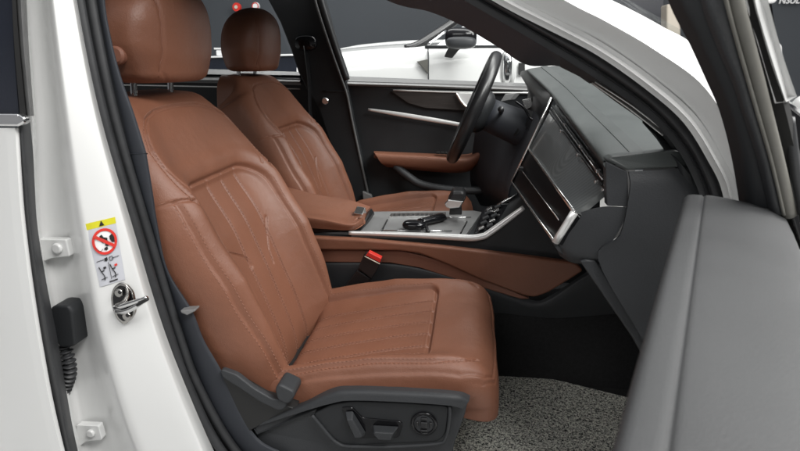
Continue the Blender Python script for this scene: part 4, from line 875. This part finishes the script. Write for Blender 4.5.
# red tags hanging on the far wall
for i, (x, y, r_) in enumerate(((237.5, 7.5, 4.1), (256.5, 6.5, 3.6))):
    c = W(x, y, 6.5); k = r_/580*6.6
    d = disc('round_sign', c, (0, -1, 0), k, k*.9, .04, 'red' if i == 0 else 'white_plain', None)
    top(d, ('small red round sign', 'small pale pink round sign')[i]+" on the wall above the driver's headrest", 'round sign', 'round signs on the wall')
    if i == 0: disc('sign_centre', c+[0, -.043, 0], (0, -1, 0), k*.4, k*.36, .006, 'beige', d)
    else: lathe_ring('sign_rim', c+[0, -.04, 0], (0, 1, 0), k*.8, k*.12, 'red', d)
# low counter behind the far rear window
ct = plate('counter', [W(205, 75, 5.2), W(300, 75, 5.2), W(300, 56, 5.2), W(205, 57.5, 5.2)], 'wall_dark', None, depth=(0, .5, 0), bev=.01, world=True)
top(ct, "long dark counter with a thin white top behind the driver's headrest", 'counter')
plate('counter_top', [W(150, 59.5, 5.17), W(302, 55.6, 5.17), W(302, 53.8, 5.17), W(150, 57.8, 5.17)], 'white_plain', ct, depth=(0, .55, 0), bev=.004, world=True)
bxs = rbox('paper_box', W(220, 53, 5.25)+np.array([0, .05, .0]), (.07, .12, .05), 'white_plain', None, bev=.01)
top(bxs, "small white box standing on the dark counter", 'box')
mk('box_lid', (rb := np.array([(-.048, -.063, .03), (.048, -.063, .03), (.048, .063, .03), (-.048, .063, .03), (-.048, -.063, .045), (.048, -.063, .045), (.048, .063, .045), (-.048, .063, .045)]))+(W(220, 53, 5.25)+np.array([0, .05, .0])), [(0, 1, 2, 3), (4, 5, 6, 7), (0, 1, 5, 4), (1, 2, 6, 5), (2, 3, 7, 6), (3, 0, 4, 7)], 'white_plain', bxs, smooth=False)

# white car beyond the driver's window, nose to the left
YC = 3.75
cc = empty('parked_car', W(440, 250, YC+.9)*[1, 1, 0], "white coupe parked beyond the driver's window, nose to the left", 'car')
def sec(px, ytop, dY, Y0=YC):
    """one cross-section of the body, from sill to centre line"""
    p = W(px, ytop, Y0+dY); x, zt = p[0], p[2]
    return [(x, Y0+.12, .15), (x, Y0+.02, .30), (x, Y0, .60), (x, Y0+.0, .80), (x, Y0+.02, zt-.10), (x, Y0+dY*.6, zt-.012), (x, Y0+dY, zt), (x, Y0+dY+.25, zt+.03), (x, Y0+.95, zt+.05)]
secs = [(300, 60, .12), (322, 55.5, .12), (342, 52.3, .12), (385, 48.5, .12), (412, 47.2, .12), (430, 46.8, .08), (470, 46.5, .06), (520, 46.5, .06), (580, 47, .06), (640, 47, .06)]
Gc = np.array([cr(sec(*s), 40) for s in secs]); Gc = np.stack([_even(Gc[:, j], 5) for j in range(40)], 1)
slabgrid('car_body', Gc, 'white_paint', cc, .02)
Gm = Gc.copy(); Gm[:, :, 1] = 2*(YC+.95)-Gm[:, :, 1]
slabgrid('car_body', Gm, 'white_paint', cc, .02)
tube('door_gap', [W(428, 48.5, YC+.03), W(428.3, 60, YC-.004), W(428.5, 84, YC-.006), W(430, 110, YC-.006)], .004, 'trim_grey', cc, n=20)
plate('side_vent', [(416.5, 61.5, YC-.012), (428, 59, YC-.012), (428, 74, YC-.012), (422, 67, YC-.012)], 'rubber_pale', cc, depth=(0, .03, 0), bev=.004)
tube('window_pillar', [W(405, 49.5, YC+.12), W(418, 45.5, YC+.14), W(438, 33, YC+.2), W(466, 14, YC+.3), W(500, -6, YC+.35)], .028, 'satin_black', cc, n=24, flat=1.4)
tube('chrome_line', [W(428, 44.5, YC+.08), W(437, 38, YC+.12), W(446, 31, YC+.16)], .008, 'chrome', cc, n=8)
plate('side_window', [(436, 46, YC+.10), (462, 27, YC+.2), (500, 4, YC+.3), (545, 4, YC+.3), (560, 46, YC+.10)], 'pale_glass', cc, depth=(0, .02, 0), bev=.002)
tube('belt_trim', [W(425, 47, YC+.06), W(470, 46.6, YC+.05), (W(640, 46.6, YC+.05))], .009, 'trim_black', cc, n=10)
plate('car_roof', [W(480, 0, YC+.35), W(560, -3, YC+.35), W(560, -3, YC+.35)+np.array([0, 1.2, 0]), W(480, 0, YC+.35)+np.array([0, 1.2, 0])], 'white_paint', cc, depth=(0, 0, .04), bev=.01, world=True)
mr = blob('door_mirror', W(461, 38.5, YC-.12), (.095, .06, .062), 'gloss_black', cc, n=3.2)
blob('mirror_cap', W(461, 42.5, YC-.15), (.088, .05, .034), 'trim_grey', cc, n=3)
plate('mirror_foot', [(444, 57, YC-.03), (447, 50, YC-.05), (455, 43, YC-.10), (467, 44, YC-.10), (458, 51, YC-.06), (452, 58.5, YC-.03)], 'gloss_black', cc, depth=(0, .04, 0), bev=.006)
for px in (345, 600):
    c = np.array([W(px, 60, YC)[0], YC+.04, .30])
    wl = disc('wheel', c, (0, -1, 0), .33, .30, .06, 'tyre', cc); disc('rim', c+[0, -.062, 0], (0, -1, 0), .22, .19, .02, 'silver', wl)
# dark fuel / badge square on the car's flank near the wheel
plate('charge_flap', [(518.5, 63, YC-.015), (525, 62.5, YC-.015), (525, 74.5, YC-.015), (518.5, 75, YC-.015)], 'ink', cc, depth=(0, .02, 0), bev=.003)

# ------------------------------------------------------------------ light: soft ceiling fixtures of the showroom, plus one added fill lamp
wd = bpy.data.worlds.new('World'); SC.world = wd; wd.use_nodes = True
nt = wd.node_tree; bg = nt.nodes['Background']; bg.inputs[1].default_value = .86
tc = nt.nodes.new('ShaderNodeTexCoord'); sx_ = nt.nodes.new('ShaderNodeSeparateXYZ'); nt.links.new(tc.outputs['Generated'], sx_.inputs[0])
mr_ = nt.nodes.new('ShaderNodeMapRange'); mr_.inputs['From Min'].default_value = -1; nt.links.new(sx_.outputs['Z'], mr_.inputs['Value'])
rp = nt.nodes.new('ShaderNodeValToRGB'); nt.links.new(mr_.outputs['Result'], rp.inputs['Fac']); nt.links.new(rp.outputs['Color'], bg.inputs[0])
el = rp.color_ramp.elements
el[0].position = 0; el[0].color = (.36, .36, .35, 1); el[1].position = 1; el[1].color = (.85, .87, .90, 1)
for p_, c_ in ((.46, .36), (.52, .12), (.62, .14), (.74, .50)):
    e2 = el.new(p_); e2.color = (c_, c_, c_*1.03, 1)
def area(name, loc, target, sx, sy, power, col=(1, .985, .96)):
    l = bpy.data.lights.new(name, 'AREA'); l.shape = 'RECTANGLE'; l.size = sx; l.size_y = sy; l.energy = power; l.color = col
    o = bpy.data.objects.new(name, l); COL.objects.link(o); o.location = loc
    o.rotation_euler = (Vector(target)-Vector(loc)).to_track_quat('-Z', 'Y').to_euler()
    return o
area('ceiling_or_fill_lamp', (1.5, -.45, 3.3), (0, 1.1, .6), 2.2, .8, 128)
area('ceiling_or_fill_lamp', (2.6, 1.4, 3.4), (.2, 1.6, .9), 1.6, 3.0, 235)
area('ceiling_or_fill_lamp', (-.4, 3.4, 3.5), (-.2, 3.6, 0), 5.0, 1.0, 130)
area('ceiling_or_fill_lamp', (-1.2, -2.6, 3.3), (-.4, .8, .7), 2.6, .8, 34)  # added fill lamp behind the camera, lightens the rear door and footwell
SC.view_settings.view_transform = 'Standard'; SC.view_settings.look = 'None'
SC.view_settings.exposure = 0; SC.view_settings.gamma = 1
SC.cycles.max_bounces = 8; SC.cycles.transparent_max_bounces = 12
